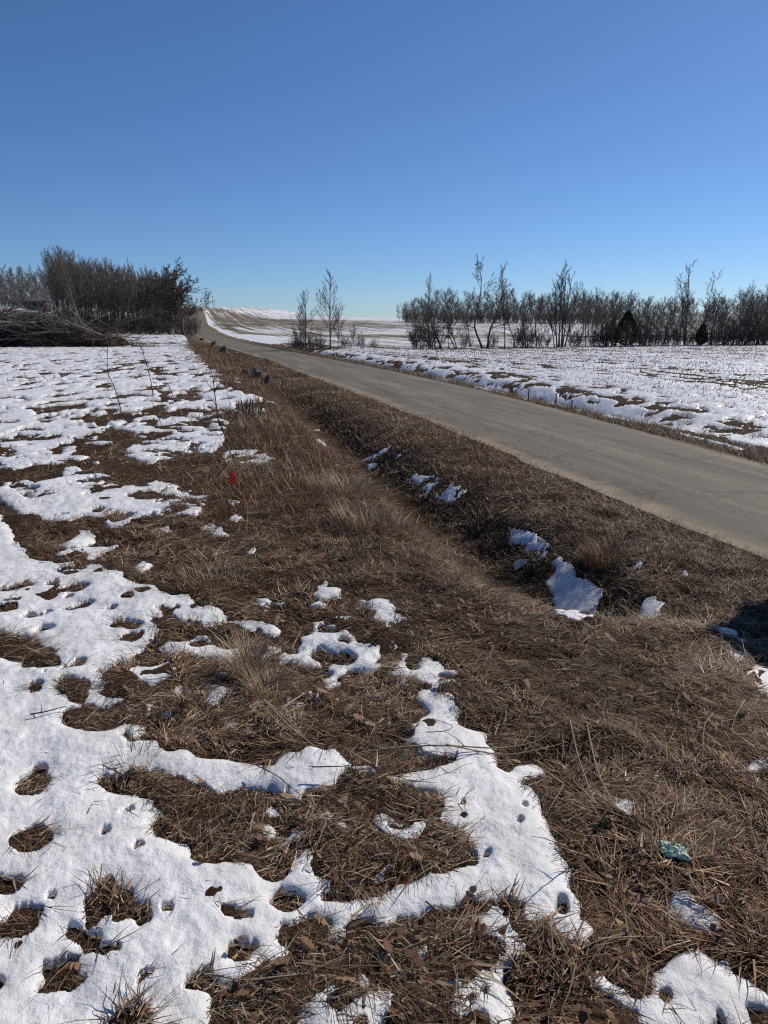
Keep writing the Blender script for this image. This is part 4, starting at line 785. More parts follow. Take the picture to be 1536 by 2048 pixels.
def cedar(px, h, r, label):
    d = 80.0
    for _ in range(12): d = float(creek(at_depth(px, d))) - 1.5
    x = float(at_depth(px, d)); g = np.random.default_rng(int(px))
    e = empty('cedar_tree', (x, d, float(ground_z(x, d)) - 0.03)); tag(e, label, 'evergreen')
    tb = Tubes(); tb.chain([(0, 0, -.1), (.03, 0, h * .5), (0, .03, h * .9)], [.12, .08, .03], 6); link('trunk', tb.mesh('cedar_trunk'), M['bark'], e)
    n = 5200; f = g.random(n) ** 0.8; z = 0.15 + f * (h - 0.2)
    prof = r * (np.minimum(1, (f * 6) ** 0.5)) * (1 - f ** 2.2) ** 0.8; a = g.uniform(0, 6.28, n); lob = 0.75 + 0.35 * fbm(a * 1.3 + 5, z * 1.4, 160, 2)
    rr = prof * lob * (0.45 + 0.55 * np.sqrt(g.random(n))); P = np.stack([rr * np.cos(a), rr * np.sin(a), z], -1)
    dd = np.stack([np.cos(a), np.sin(a), g.normal(0.7, 0.4, n)], -1) + g.normal(0, 0.4, (n, 3)); dd /= np.linalg.norm(dd, axis=1)[:, None]
    sd = np.cross(dd, g.normal(0, 1, (n, 3))); sd /= np.linalg.norm(sd, axis=1)[:, None]; L = g.uniform(0.12, 0.3, n)[:, None]
    V = np.stack([P - sd * .05, P + sd * .05, P + dd * L], 1).reshape(-1, 3)
    link('crown', np_mesh('cedar_crown', V, np.arange(3 * n).reshape(-1, 3), False), M['cedar'], e)
cedar(1252, 4.6, 1.75, 'broad dark evergreen bush in the creek row'); cedar(1403, 2.9, 0.85, 'small dark evergreen with a pointed top in the creek row')

# ------------------------------------------------------------------ brush pile
def brush_pile():
    d0 = 71.0; g = np.random.default_rng(7)
    xa, xb = float(at_depth(-150, d0)), float(at_depth(238, d0)); L = xb - xa
    e = empty('brush_pile', (xa, d0, float(ground_z(xa, d0)))); tag(e, 'long heap of cut branches and brush at the far end of the snowy field', 'brush pile')
    def hgt(u): return 2.75 * (np.clip(u * 8, 0, 1) ** 0.6) * (1 - np.clip((u - 0.6) / 0.4, 0, 1) ** 2.2 * 0.5) * (0.88 + 0.25 * vnoise(u * 9, u * 0, 170))
    # earthy core
    nu, nv = 60, 16; U, Vv = np.meshgrid(np.linspace(-0.02, 1.02, nu), np.linspace(-1, 1, nv), indexing='ij')
    Z = hgt(np.clip(U, 0, 1)) * 0.5 * (1 - Vv ** 2) * (0.7 + 0.6 * fbm(U * 14, Vv * 3, 172, 3)) - 0.05
    me = np_mesh('debris_core', np.stack([U * L, Vv * 2.6, Z], -1).reshape(-1, 3), grid_faces(nu, nv)[:, ::-1]); link('debris_core', me, M['debris'], e)
    P2 = dict(SHRUB, top=2, kids=[6, 3], ratio=[0.45, 0.5], ang=[0.5, 0.6], rmin=0.012, limb=1, wob=[0.07, 0.12], rise=[0, 0], tseg=6)
    kinds = []
    for k in range(8):
        o = [Tubes(), Tubes()]; gg = np.random.default_rng(300 + k); grow(o, (0, 0, 0), (1, 0, 0), 5.0, (0.06, 0.08, 0.11, 0.07)[k % 4], 0, P2, gg)
        tb = Tubes(); tb.v = o[0].v + o[1].v; tb.f = o[0].f + [f + o[0].n for f in o[1].f]; tb.n = o[0].n + o[1].n
        m = tb.mesh('branch'); m.materials.append(M[('bark', 'twig', 'palebark', 'bark')[k % 4] if k < 4 else 'bark']); kinds.append(m)
    for i in range(230):
        u = g.random() ** 0.9; v = g.normal(-0.25, 0.45); v = max(-1, min(1, v)); h = float(hgt(u)) * (1 - v * v * 0.8)
        z = h * (0.25 + 0.75 * g.random())
        o = link('branch', kinds[g.integers(0, 8)], None, e)
        flip = math.pi if g.random() < 0.65 else 0.0
        o.location = (u * L, v * 2.4, z); o.rotation_euler = (g.uniform(0, 6.28), g.normal(-0.08, 0.3), flip + g.normal(0, 0.4)); o.scale = (g.uniform(0.55, 1.2),) * 3
    # logs and spars that stick out pale on top
    for (u, z, ln, r, yaw, pit, mt) in ((0.28, 2.25, 5.2, 0.13, 0.05, -0.1, 'bark'), (0.36, 2.5, 4.2, 0.1, 3.2, 0.1, 'bark'), (0.78, 2.0, 2.6, 0.11, 2.9, -0.27, 'cutwood'), (0.60, 2.4, 2.9, 0.07, 0.4, -0.9, 'palebark'), (0.56, 2.3, 2.6, 0.05, 1.2, -1.25, 'bark'), (0.51, 2.3, 1.0, 0.06, 0.2, -1.35, 'cutwood'), (0.12, 1.7, 4.5, 0.12, 0.1, -0.08, 'bark'), (0.2, 0.7, 3.5, 0.09, 0.1, -0.35, 'bark'), (0.33, 0.45, 3.0, 0.07, 3.0, -0.12, 'palebark')):
        tb = Tubes(); pts = [(t * ln, 0.05 * math.sin(t * 5), 0) for t in np.linspace(0, 1, 6)]; tb.chain(pts, np.linspace(r, r * 0.55, 6), 7)
        o = link('log', tb.mesh('log'), M[mt], e); o.location = (u * L, -1.1, z); o.rotation_euler = (0, pit, yaw)
    # thin brush
    n = 6500; u = g.random(n); v = g.uniform(-1, 1, n) - 0.15; h = hgt(u) * np.clip(1 - v * v * 0.75, 0.05, 1)
    Pp = np.stack([u * L, v * 2.5, h * g.uniform(0.1, 1.02, n)], -1)
    az = np.where(g.random(n) < 0.5, 0, math.pi) + g.normal(0, 0.5, n)
    col = np.array([(0.08, 0.05, 0.036), (0.17, 0.115, 0.08), (0.27, 0.2, 0.15), (0.14, 0.065, 0.05)])[g.integers(0, 4, n)]
    o = blades('thin_brush', Pp, az, g.uniform(0.6, 2.2, n), g.uniform(0.02, 0.05, n), g.normal(0.1, 0.35, n), g.normal(0.1, 0.3, n), col, None, 3, kind='stuff', parent=e)
    # bark and soil litter along the foot, running out past the right end
    n = 2600; x = g.uniform(0, L + 4.5, n); y = -2.4 + g.normal(0, 0.45, n); z = 0.5 * g.random(n) * np.exp(-((y + 2.3) / 0.7) ** 2)
    gz = ground_z(x + xa, y + d0) - e.location.z
    col = np.array([(0.05, 0.03, 0.02), (0.13, 0.08, 0.04), (0.2, 0.13, 0.06), (0.09, 0.08, 0.035)])[g.integers(0, 4, n)]
    blades('bark_litter', np.stack([x, y, z + gz], -1), g.uniform(0, 6.28, n), g.uniform(0.2, 0.6, n), g.uniform(0.03, 0.08, n), g.normal(0.1, 0.4, n), g.normal(0, 0.4, n), col, None, 2, kind='stuff', parent=e)
brush_pile()

# ------------------------------------------------------------------ stumps and cut stems along the verge
def stump(px, py, h, r, label, seed, jag=0.06):
    x, y = spot(px, py); x = float(x); y = float(y); g = np.random.default_rng(seed)
    e = empty('tree_stump', (x, y, float(ground_z(x, y)) - 0.03), g.uniform(0, 6)); tag(e, label, 'stump')
    ns = 14; th = np.arange(ns) * 2 * math.pi / ns; lob = 1 + 0.16 * np.sin(th * 3 + seed) + g.normal(0, 0.05, ns)
    rings = []
    for f, k in ((0, 1.55), (0.15, 1.22), (0.4, 1.05), (0.75, 1.0), (1.0, 1.0)):
        zz = np.full(ns, f * h) + (jag * g.normal(0, 1, ns) * h if f == 1.0 else 0) + (0.12 * h * np.cos(th) if f == 1.0 else 0)
        rr = r * k * (1 + (lob - 1) * (1.6 - f)); rings.append(np.stack([rr * np.cos(th), rr * np.sin(th), zz], -1))
    V = np.concatenate(rings); i = np.arange(5 * ns).reshape(5, ns); j = np.roll(i, -1, 1)
    link('bark', np_mesh('stump_bark', V, np.stack([i[:-1], j[:-1], j[1:], i[1:]], -1).reshape(-1, 4)), M['stumpbark'], e)
    top = rings[-1].copy(); top[:, :2] *= 0.93; top[:, 2] -= 0.006; inner = top * np.array([0.5, 0.5, 1]); c = np.array([[0, 0, top[:, 2].mean() - 0.01]])
    V = np.concatenate([top, inner, c]); k = np.arange(ns); kk = np.roll(k, -1)
    f3 = np.concatenate([np.stack([k, kk, kk + ns], -1), np.stack([k, kk + ns, k + ns], -1), np.stack([k + ns, kk + ns, np.full(ns, 2 * ns)], -1)])
    link('cut_face', np_mesh('stump_cut_face', V, f3, False), M['oldcut'], e)
    tb = Tubes()
    for _ in range(9):
        a = g.uniform(0, 6.28); b0 = np.array([r * 1.1 * math.cos(a), r * 1.1 * math.sin(a), 0]); dd = np.array([math.cos(a) * .4, math.sin(a) * .4, 1]) * g.uniform(0.25, 0.6)
        tb.chain([b0, b0 + dd * .5 + g.normal(0, .03, 3), b0 + dd], [.008, .006, .004], 3)
    link('sprout', tb.mesh('stump_sprout'), M['twig'], e)
stump(446, 706, 0.5, 0.31, 'wide dark stump, largest of those along the road verge', 3, 0.1)
stump(428, 692, 0.42, 0.26, 'ragged stump just up the road from the widest one', 4, 0.16)
stump(404, 681, 0.36, 0.25, 'dark stump near the foot of the round roadside tree', 5)
stump(384, 673, 0.36, 0.22, 'small stump at the corner of the tree stand', 6)
stump(490, 750, 0.3, 0.15, 'small low stump, first of three beside a snow strip on the verge', 7)
stump(515, 755, 0.36, 0.2, 'broad square stump in the middle of three on the verge', 8, 0.1)
stump(537, 766, 0.3, 0.14, 'narrow dark stump, nearest of three on the verge', 9)
def cut_shrub(px, py, label):
    x, y = spot(px, py); x = float(x); y = float(y); g = np.random.default_rng(12)
    e = empty('cut_shrub', (x, y, float(ground_z(x, y)))); tag(e, label, 'cut shrub')
    for i in range(16):
        a = g.uniform(0, 6.28); r = g.uniform(0, .3); p = np.array([r * math.cos(a), r * .6 * math.sin(a), -.03]); q = p + np.array([g.normal(0, .1), g.normal(0, .1), g.uniform(.2, .48)])
        tb = Tubes(); tb.chain([p, (p + q) / 2 + g.normal(0, .012, 3), q], [.022, .017, .014], 5); link('stem', tb.mesh('cut_stem'), M['stumpbark'], e)
cut_shrub(502, 838, 'cluster of dark cut-off stems at the edge of the snowy field')
def cut_log(px, py, label, rz, ln, r):
    x, y = spot(px, py); x = float(x); y = float(y); e = empty('cut_log', (x, y, float(ground_z(x, y)) + r * .8), rz); tag(e, label, 'log')
    tb = Tubes(); tb.chain([(-ln / 2, 0, 0), (0, .01, .01), (ln / 2, 0, 0)], [r, r * 1.03, r], 9); link('bark', tb.mesh('log_bark'), M['oldcut'], e)
    for s in (-1, 1):
        th = np.arange(9) * 2 * math.pi / 9; V = np.concatenate([np.stack([np.full(9, s * (ln / 2 + .002)), r * .97 * np.cos(th), r * .97 * np.sin(th)], -1), [[s * (ln / 2 + .004), 0, 0]]])
        link('cut_face', np_mesh('log_face', V, np.stack([np.arange(9), np.roll(np.arange(9), -1), np.full(9, 9)], -1), False), M['cutwood'], e)
cut_log(428, 851, 'short tan log lying at the field edge below the cut-off stems', 0.25, 0.4, 0.06)

# ------------------------------------------------------------------ saplings in the field
def sapling(pts, label, r=0.012, seed=0, twigs=7, tl=0.35):
    x0, y0 = spot(*pts[0]); x0 = float(x0); y0 = float(y0); z0 = float(ground_z(x0, y0)); g = np.random.default_rng(seed)
    e = empty('sapling', (x0, y0, z0)); tag(e, label, 'sapling')
    dep = y0 * _cp + (CZ - z0) * _sp; P = []
    for k, (px, py) in enumerate(pts): P.append((float((px - pts[0][0]) / F * dep), 0.05 * math.sin(k * 2.1), float((pts[0][1] - py) / F * dep * 1.02)))
    P = np.array(P); t = np.linspace(0, 1, len(P)); tt = np.linspace(0, 1, 9); Q = np.stack([np.interp(tt, t, P[:, i]) for i in range(3)], -1); Q[0, 2] -= 0.05
    tb = Tubes(); tb.chain(Q, np.linspace(r, r * .45, 9), 5); link('trunk', tb.mesh('sapling_stem'), M['darkstick'], e)
    tb = Tubes()
    for i in range(twigs):
        q = int(g.integers(4, 9)); a = g.uniform(0, 6.28); d = np.array([math.cos(a) * .6, math.sin(a) * .4, 0.8]) * tl * g.uniform(.4, 1)
        tb.chain([Q[q], Q[q] + d * .5 + g.normal(0, .02, 3), Q[q] + d], [r * .45, r * .35, r * .25], 3)
    link('twigs', tb.mesh('sapling_twigs'), M['darkstick'], e)
sapling([(464, 915), (455, 880), (442, 835), (437, 785), (434, 752)], 'tallest thin sapling, bent at the foot, beside the reddish weeds', .014, 1, 9, .3)
sapling([(307, 795), (304, 765), (301, 732), (291, 700)], 'straight thin sapling with forked top in the middle of the field snow', .016, 2, 9, .6)
sapling([(244, 828), (234, 780), (224, 748), (227, 712)], 'thin sapling leaning left over the field snow', .013, 3, 7, .45)
sapling([(349, 800), (342, 780), (335, 758)], 'short slanting sapling right of the forked one', .013, 4, 5, .4)
sapling([(245, 833), (233, 812), (219, 795)], 'low slanting twig crossing the foot of the leaning sapling', .008, 5, 4, .25)
sapling([(326, 857), (316, 832), (308, 800)], 'thin slanting stem below the forked sapling', .008, 6, 2, .2)
sapling([(415, 840), (412, 825), (410, 810)], 'little upright stub in the snow left of the short log', .012, 7, 2, .1)
sapling([(460, 835), (461, 810), (455, 770)], 'faint thin sapling just right of the tallest one', .007, 8, 6, .25)
sapling([(365, 863), (355, 845), (347, 835)], 'small bent twig in the snow above the grass strip', .008, 9, 3, .2)

# ------------------------------------------------------------------ red marker flag
def marker_flag():
    x, y = spot(468, 985); x = float(x); y = float(y); z = float(ground_z(x, y)); e = empty('marker_flag', (x, y, z)); tag(e, 'small red marker flag on a thin wire in the dead grass', 'flag')
    tb = Tubes(); tb.chain([(0, 0, -.05), (-.01, 0, .15), (-.045, 0, .3)], [.0022] * 3, 5); link('wire_stake', tb.mesh('flag_wire'), noisy('flag_wire', (.25, .22, .2), (.4, .37, .33), 30), e)
    nu, nv = 8, 8; U, Vv = np.meshgrid(np.linspace(0, 1, nu), np.linspace(0, 1, nv), indexing='ij')
    X = -.04 + U * (.085 - 0.02 * Vv) - Vv * .015 * (1 - U); Y = .014 * np.sin(U * 5 + Vv) + .008 * np.sin(Vv * 6); Z = .3 - Vv * (.16 - 0.05 * U) - U * .055
    m = noisy('red_flag_plastic', (.55, .05, .015), (.66, .085, .025), 6, rough=.45, spec=.4)
    n = m.node_tree.nodes; l = m.node_tree.links; tr = n.new('ShaderNodeBsdfTranslucent'); tr.inputs[0].default_value = (.75, .04, .02, 1); mx = n.new('ShaderNodeMixShader'); mx.inputs[0].default_value = .4
    l.new(n['Principled BSDF'].outputs[0], mx.inputs[1]); l.new(tr.outputs[0], mx.inputs[2]); l.new(mx.outputs[0], n['Material Output'].inputs[0])
    o = link('pennant', np_mesh('pennant', np.stack([X, Y, Z], -1).reshape(-1, 3), grid_faces(nu, nv)), m, e); sd = o.modifiers.new('thick', 'SOLIDIFY'); sd.thickness = .001
marker_flag()

# ------------------------------------------------------------------ loose sticks
def stick(pts, heights, r, label, m='palestick', forks=(), name='fallen_stick'):
    x, y = spot([p[0] for p in pts], [p[1] for p in pts]); z = ground_z(x, y) + np.maximum(snow_thick(x, y), 0) + np.array(heights) + r
    # keep the drawn direction: lift the point towards the eye
    k = np.array(heights) / (CZ - ground_z(x, y)); x = x * (1 - k); y = y * (1 - k)
    e = empty(name, (float(x[0]), float(y[0]), float(z[0]))); tag(e, label, 'stick')
    P = np.stack([x - x[0], y - y[0], z - z[0]], -1); t = np.linspace(0, 1, len(P)); tt = np.linspace(0, 1, 13); Q = np.stack([np.interp(tt, t, P[:, i]) for i in range(3)], -1)
    for _ in range(2): Q[1:-1] = (Q[:-2] + 2 * Q[1:-1] + Q[2:]) / 4
    tb = Tubes(); tb.chain(Q, np.linspace(r, r * .5, 13) * (1 + .08 * np.sin(np.arange(13) * 2.3)), 6); link('stem', tb.mesh('stick_stem'), M[m], e)
    for (i, dx, dy, dz) in forks:
        tb = Tubes(); tb.chain([Q[i], Q[i] + np.array([dx, dy, dz]) * .5 + np.array([.004, .003, .004]), Q[i] + np.array([dx, dy, dz])], [r * .6, r * .5, r * .3], 5); link('side_twig', tb.mesh('side_twig'), M[m], e)
stick(Fc([(498, 380), (515, 520), (560, 680), (620, 800), (680, 900)]), (.06, .05, .04, .03, .02), .0055, 'pale curved stick with a side fork lying on the grass right of the snow', 'palestick', ((3, .07, .05, .03), (7, -.05, .07, .01)))
stick(Fc([(400, 400), (440, 570), (490, 720), (535, 830)]), (.05, .05, .03, .02), .005, 'pale straight stick left of the forked curved one', 'palestick')
stick(Fc([(60, 240), (230, 330), (400, 450), (560, 560)]), (.03, .04, .03, .02), .004, 'thin dark stick running up to the two pale sticks', 'darkstick')
stick(Cc([(560, 915), (850, 895), (1100, 885), (1250, 876), (1440, 860), (1540, 815)]), (.02, .05, .05, .05, .04, .05), .0045, 'long pale stem lying across the snow tongue', 'palestick', ((5, -.1, .06, .05), (9, .08, .09, .03)))
stick(Cc([(1000, 915), (1300, 908), (1500, 880), (1600, 860)]), (.03, .03, .03, .02), .004, 'second pale stem just below the long one', 'palestick')
stick(Cc([(320, 1032), (450, 1018), (585, 996)]), (.03, .04, .05), .0032, 'dark twig poking over the snow strip', 'darkstick', ((8, .05, .03, .03),))
stick(Cc([(680, 1062), (850, 1040), (1010, 990), (1180, 915)]), (.02, .04, .05, .06), .003, 'dark vine arching over the edge of the snow tongue', 'darkstick', ((6, .04, .08, .06), (9, .02, .09, .05)))
stick(Cc([(900, 860), (1000, 850), (1050, 800), (930, 805)]), (.02, .06, .08, .05), .0025, 'thin looping twig on the upper snow tongue', 'darkstick')
stick(crop(980, 1560, 5.908, [(1450, 290), (1280, 510), (1000, 650), (760, 830), (690, 865)]), (.05, .13, .17, .17, .16), .003, 'arching weed stem reaching out over the big snow patch', 'darkstick', ((9, -.09, .04, .0), (9, .0, -.09, -.02), (5, -.05, .08, .02)))
stick(crop(980, 1560, 5.908, [(1560, 1795), (1260, 1910), (1050, 2010)]), (.03, .03, .03), .0035, 'pale straw stem at the lower tip of the big snow patch', 'palestick')
stick(crop(980, 1560, 5.908, [(880, 10), (720, 290), (640, 390)]), (.06, .03, .02), .003, 'pale stem slanting down to the corner of the big snow patch', 'palestick')
stick(B([(160, 1130), (240, 1110), (340, 1085)]), (.012, .02, .015), .0045, 'short dark twig lying on the smooth snow', 'darkstick', ((4, -.02, .05, .02),))
stick(Cc([(70, 655), (200, 800), (330, 905)]), (.1, .05, .02), .005, 'thick straw reed slanting away from the golden clump', 'palestick')
stick(Cc([(95, 665), (210, 780), (320, 890)]), (.09, .05, .02), .0035, 'thin straw reed beside the thick one', 'palestick')
stick(D([(0, 1050), (150, 1030), (290, 1014)]), (.02, .025, .02), .0045, 'pale stalk lying on the bare grass near the lower snow prongs', 'palestick')
stick(D([(760, 890), (880, 860), (910, 835)]), (.02, .03, .03), .004, 'bent pale stalk below the snow arm', 'palestick')
stick(D([(900, 660), (960, 700), (1010, 730)]), (.03, .03, .02), .003, 'brown stem crossing the edge of the snow arm', 'darkstick')
stick(D([(390, 275), (360, 340), (335, 395)]), (.04, .03, .02), .0035, 'short pale stalk between the small snow bits', 'palestick')
stick(E([(915, 180), (915, 300)]), (.15, .01), .003, 'dark upright stem behind the green crumpled wrapper', 'darkstick')
stick(E([(1080, 440), (1120, 520), (1195, 600)]), (.05, .04, .02), .0045, 'bent stalk between the green wrapper and the thin snow', 'palestick')
stick(E([(430, 960), (400, 1080), (350, 1180)]), (.04, .03, .02), .0035, 'pale stalk left of the lowest snow patch', 'palestick')
stick(E([(560, 800), (800, 755), (980, 765)]), (.03, .03, .02), .004, 'long straw stem above the lowest snow patch', 'palestick')
stick(Fc([(1400, 310), (1340, 420), (1320, 500)]), (.08, .05, .02), .004, 'pale curved stalk standing near the edge of the grass', 'palestick')
stick(Fc([(1220, 370), (1165, 450), (1160, 640)]), (.07, .06, .02), .0032, 'thin pale bow of grass in the right-hand grass', 'palestick')
stick(A([(1310, 210), (1420, 280), (1545, 365)]), (.06, .04, .01), .003, 'dark stem angled over the end of the snow strip', 'darkstick')
stick(A([(530, 245), (650, 270), (760, 290)]), (.05, .03, .01), .0028, 'thin dark stem leaning out of the grass onto snow', 'darkstick')
stick([(437, 955), (455, 935), (468, 918), (475, 912)], (.02, .1, .2, .26), .006, 'pale dry reed leaning beside the red flag', 'palestick')
stick(crop(340, 640, 3.657, [(815, 710), (870, 780), (940, 850)]), (.3, .2, .05), .008, 'pale bare stem leaning in the reddish weeds', 'palestick')
stick(crop(340, 640, 3.657, [(790, 845), (920, 850), (1050, 830)]), (.15, .15, .12), .006, 'pale bare stem lying level in the reddish weeds', 'palestick')

# ------------------------------------------------------------------ crumpled wrapper
def wrapper():
    x, y = spot(1345, 1718); x = float(x); y = float(y); g = np.random.default_rng(4)
    n = 22; U, Vv = np.meshgrid(np.linspace(-1, 1, n), np.linspace(-1, 1, n), indexing='ij')
    rr = np.maximum(np.abs(U), np.abs(Vv)); k = 1 + .25 * (fbm(U * 2 + 3, Vv * 2, 190, 2) - .5)
    X = U * .05 * k; Y = Vv * .042 * k - U * .015; Z = .0 + .03 * (1 - rr ** 2) * fbm(U * 3, Vv * 3, 191, 3) + .02 * (fbm(U * 6, Vv * 6, 193, 2) - .5)
    m, nn, l, b = mat('green_white_film'); tc = nn.new('ShaderNodeTexCoord'); t = node(nn, 'ShaderNodeTexNoise', Scale=70, Detail=4, Roughness=.7); l.new(tc.outputs['Object'], t.inputs['Vector'])
    r = ramp(nn, [(.34, (.09, .16, .08)), (.46, (.34, .46, .3)), (.56, (.68, .72, .62))]); l.new(t.outputs[0], r.inputs[0]); l.new(r.outputs[0], b.inputs['Base Color']); b.inputs['Roughness'].default_value = .6; b.inputs['Specular IOR Level'].default_value = .1
    o = link('crumpled_wrapper', np_mesh('crumpled_wrapper', np.stack([X, Y, Z], -1).reshape(-1, 3), grid_faces(n, n), False), m); o.location = (x, y, float(ground_z(x, y)) + .034)
    sd = o.modifiers.new('thick', 'SOLIDIFY'); sd.thickness = .0015
    tag(o, 'green and white crumpled scrap of wrapper lying in the dead grass', 'litter')
wrapper()

# ------------------------------------------------------------------ corn stubble
def stub_shape(h, lean, g):
    tb = Tubes(); tb.chain([(0, 0, -.05), (lean[0] * .5, lean[1] * .5, h * .55), (lean[0], lean[1], h)], [.011, .01, .009], 4); v = tb.mesh('corn_stub')
    return v
def stubble():
    g = np.random.default_rng(15); xs = []; ys = []
    for k in range(150):
        t = 4.6 + k * 0.762; s = np.arange(2, 150, 0.2) + g.uniform(-.06, .06, len(np.arange(2, 150, 0.2)))
        y = s; x = xr(y) + t / 0.96 + g.normal(0, .035, len(y)); ok = (x < 0.6 * (y + 4)) & (y < creek(x) - 6) & (g.random(len(y)) < 0.85 * sm(fbm(x * .25, y * .25, 210, 3), .28, .5) / (1 + np.maximum(0, y - 45) * 0.03))
        xs.append(x[ok]); ys.append(y[ok])
    x = np.concatenate(xs); y = np.concatenate(ys); o = np.argsort(y); x = x[o]; y = y[o]
    vis = x < .545 * (y * _cp + .5); near = np.where(vis)[0][:270]; shapes = []
    for k in range(10):
        m = stub_shape(g.uniform(.05, .13), g.normal(0, .045, 2), g); m.materials.append(M['darkstick' if k % 2 else 'stumpbark']); shapes.append(m)
    for i in near:
        ob = link('corn_stub', shapes[g.integers(0, 10)]); ob.location = (x[i], y[i], float(ground_z(x[i], y[i]))); ob.rotation_euler = (0, 0, g.uniform(0, 6.28))
        tag(ob, 'short dark corn stub standing in the snowy field across the road', 'corn stub', 'nearest corn stubs in the field across the road')
    rest = np.ones(len(x), bool); rest[near] = False; x = x[rest]; y = y[rest]; n = len(x)
    z = ground_z(x, y); h = g.uniform(.03, .13, n); ln = g.normal(0, .05, (n, 2)); r = .008 + .00018 * y
    V = np.zeros((n, 2, 3, 3)); th = np.arange(3) * 2.094
    for j in range(3):
        V[:, 0, j] = np.stack([x + r * math.cos(th[j]), y + r * math.sin(th[j]), z - .04], -1); V[:, 1, j] = np.stack([x + ln[:, 0] + r * math.cos(th[j]), y + ln[:, 1] + r * math.sin(th[j]), z + h], -1)
    b = np.arange(n)[:, None] * 6; Fq = np.stack([np.concatenate([b + j, b + (j + 1) % 3, b + 3 + (j + 1) % 3, b + 3 + j], 1) for j in range(3)], 1).reshape(-1, 4)
    tag(link('corn_stubble', np_mesh('corn_stubble', V.reshape(-1, 3), Fq), M['darkstick']), 'rows of corn stubble running back to the trees', kind='stuff')
    print('stubs', n)
stubble()
def stake(px, py, h, label, lean):
    x, y = spot(px, py); x = float(x); y = float(y); tb = Tubes(); tb.chain([(0, 0, -.1), (lean * .5, 0, h * .5), (lean, 0, h)], [.022, .02, .017], 5)
    o = link('broken_stake', tb.mesh('broken_stake'), M['darkstick']); o.location = (x, y, float(ground_z(x, y))); tag(o, label, 'stake')
stake(1056, 802, .42, 'taller thin stake standing in the ditch across the road', .02); stake(1112, 812, .36, 'shorter thin stake in the ditch nearer the viewer', -.02); stake(1141, 822, .3, 'stub of a stake right of the other two in the far ditch', .03)

# ------------------------------------------------------------------ far things: poles, shed
def pole(px, d, h, label, arm=True):
    x = float(at_depth(px, d)); e = empty('utility_pole', (x, d, float(ground_z(x, d))), R(16)); tag(e, label, 'utility pole')
    tb = Tubes(); tb.chain([(0, 0, -.3), (0, 0, h * .5), (0, 0, h)], [.14, .12, .1], 8); link('shaft', tb.mesh('pole_shaft'), M['bark'], e)
    if arm:
        tb = Tubes(); tb.chain([(-1.2, .16, h - .7), (0, .16, h - .7), (1.2, .16, h - .7)], [.08] * 3, 4); link('crossarm', tb.mesh('crossarm'), M['bark'], e)
        for s in (-1.1, -.5, .5, 1.1):
            tb = Tubes(); tb.chain([(s, .16, h - .63), (s, .16, h - .5), (s, .16, h - .38)], [.04, .06, .03], 6); link('insulator', tb.mesh('insulator'), M['palebark'], e)
pole(415.5, 400, 11, 'utility pole nearest the round tree at the top of the road'); pole(420, 500, 11, 'second utility pole up the road'); pole(428.5, 600, 9.5, 'third utility pole standing clear on the crest'); pole(432, 690, 9, 'farthest tiny utility pole past the crest')
def shed():
    d = 198.0; x = float(at_depth(83, d)); z = float(ground_z(x, d)); e = empty('shed', (x, d, z - .1), R(-8)); tag(e, 'low grey shed half hidden among the trees behind the brush pile', 'shed')
    def box(name, a, b, m, par=e):
        (x0, y0, z0), (x1, y1, z1) = a, b; V = [(x0, y0, z0), (x1, y0, z0), (x1, y1, z0), (x0, y1, z0), (x0, y0, z1), (x1, y0, z1), (x1, y1, z1), (x0, y1, z1)]
        return link(name, np_mesh(name, V, [(0, 3, 2, 1), (4, 5, 6, 7), (0, 1, 5, 4), (1, 2, 6, 5), (2, 3, 7, 6), (3, 0, 4, 7)], False), m, par)
    gm = noisy('grey_siding', (.13, .127, .122), (.2, .195, .187), 2); dk = noisy('dark_opening', (.02, .02, .022), (.04, .04, .045), 2); rf = noisy('grey_roofing', (.1, .1, .105), (.16, .16, .165), 2)
    box('wall', (-3.2, -1.5, 0), (3.2, 1.5, 2.3), gm)
    V = [(-3.5, -1.8, 2.3), (3.5, -1.8, 2.3), (3.5, 1.8, 2.3), (-3.5, 1.8, 2.3), (-3.5, 0, 3.0), (3.5, 0, 3.0)]
    o = link('roof', np_mesh('roof', V, [(0, 1, 5, 5), (0, 5, 4, 4), (2, 3, 4, 4), (2, 4, 5, 5), (0, 4, 3, 3), (1, 2, 5, 5), (0, 3, 2, 1)], False), rf, e) if False else None
    me = bpy.data.meshes.new('roof'); me.from_pydata(V, [], [(0, 1, 5, 4), (2, 3, 4, 5), (0, 4, 3), (1, 2, 5), (0, 3, 2, 1)]); link('roof', me, rf, e)
    dr = box('door', (-2.4, -1.54, 0), (-1.4, -1.503, 2.0), dk); box('handle', (-1.6, -1.58, .95), (-1.52, -1.545, 1.05), rf, dr)
    for xx in (-.4, 1.4): wv = box('window', (xx, -1.53, 1.0), (xx + 1.0, -1.503, 1.8), rf); box('pane', (xx + .08, -1.545, 1.08), (xx + .92, -1.533, 1.72), dk, wv)
shed()

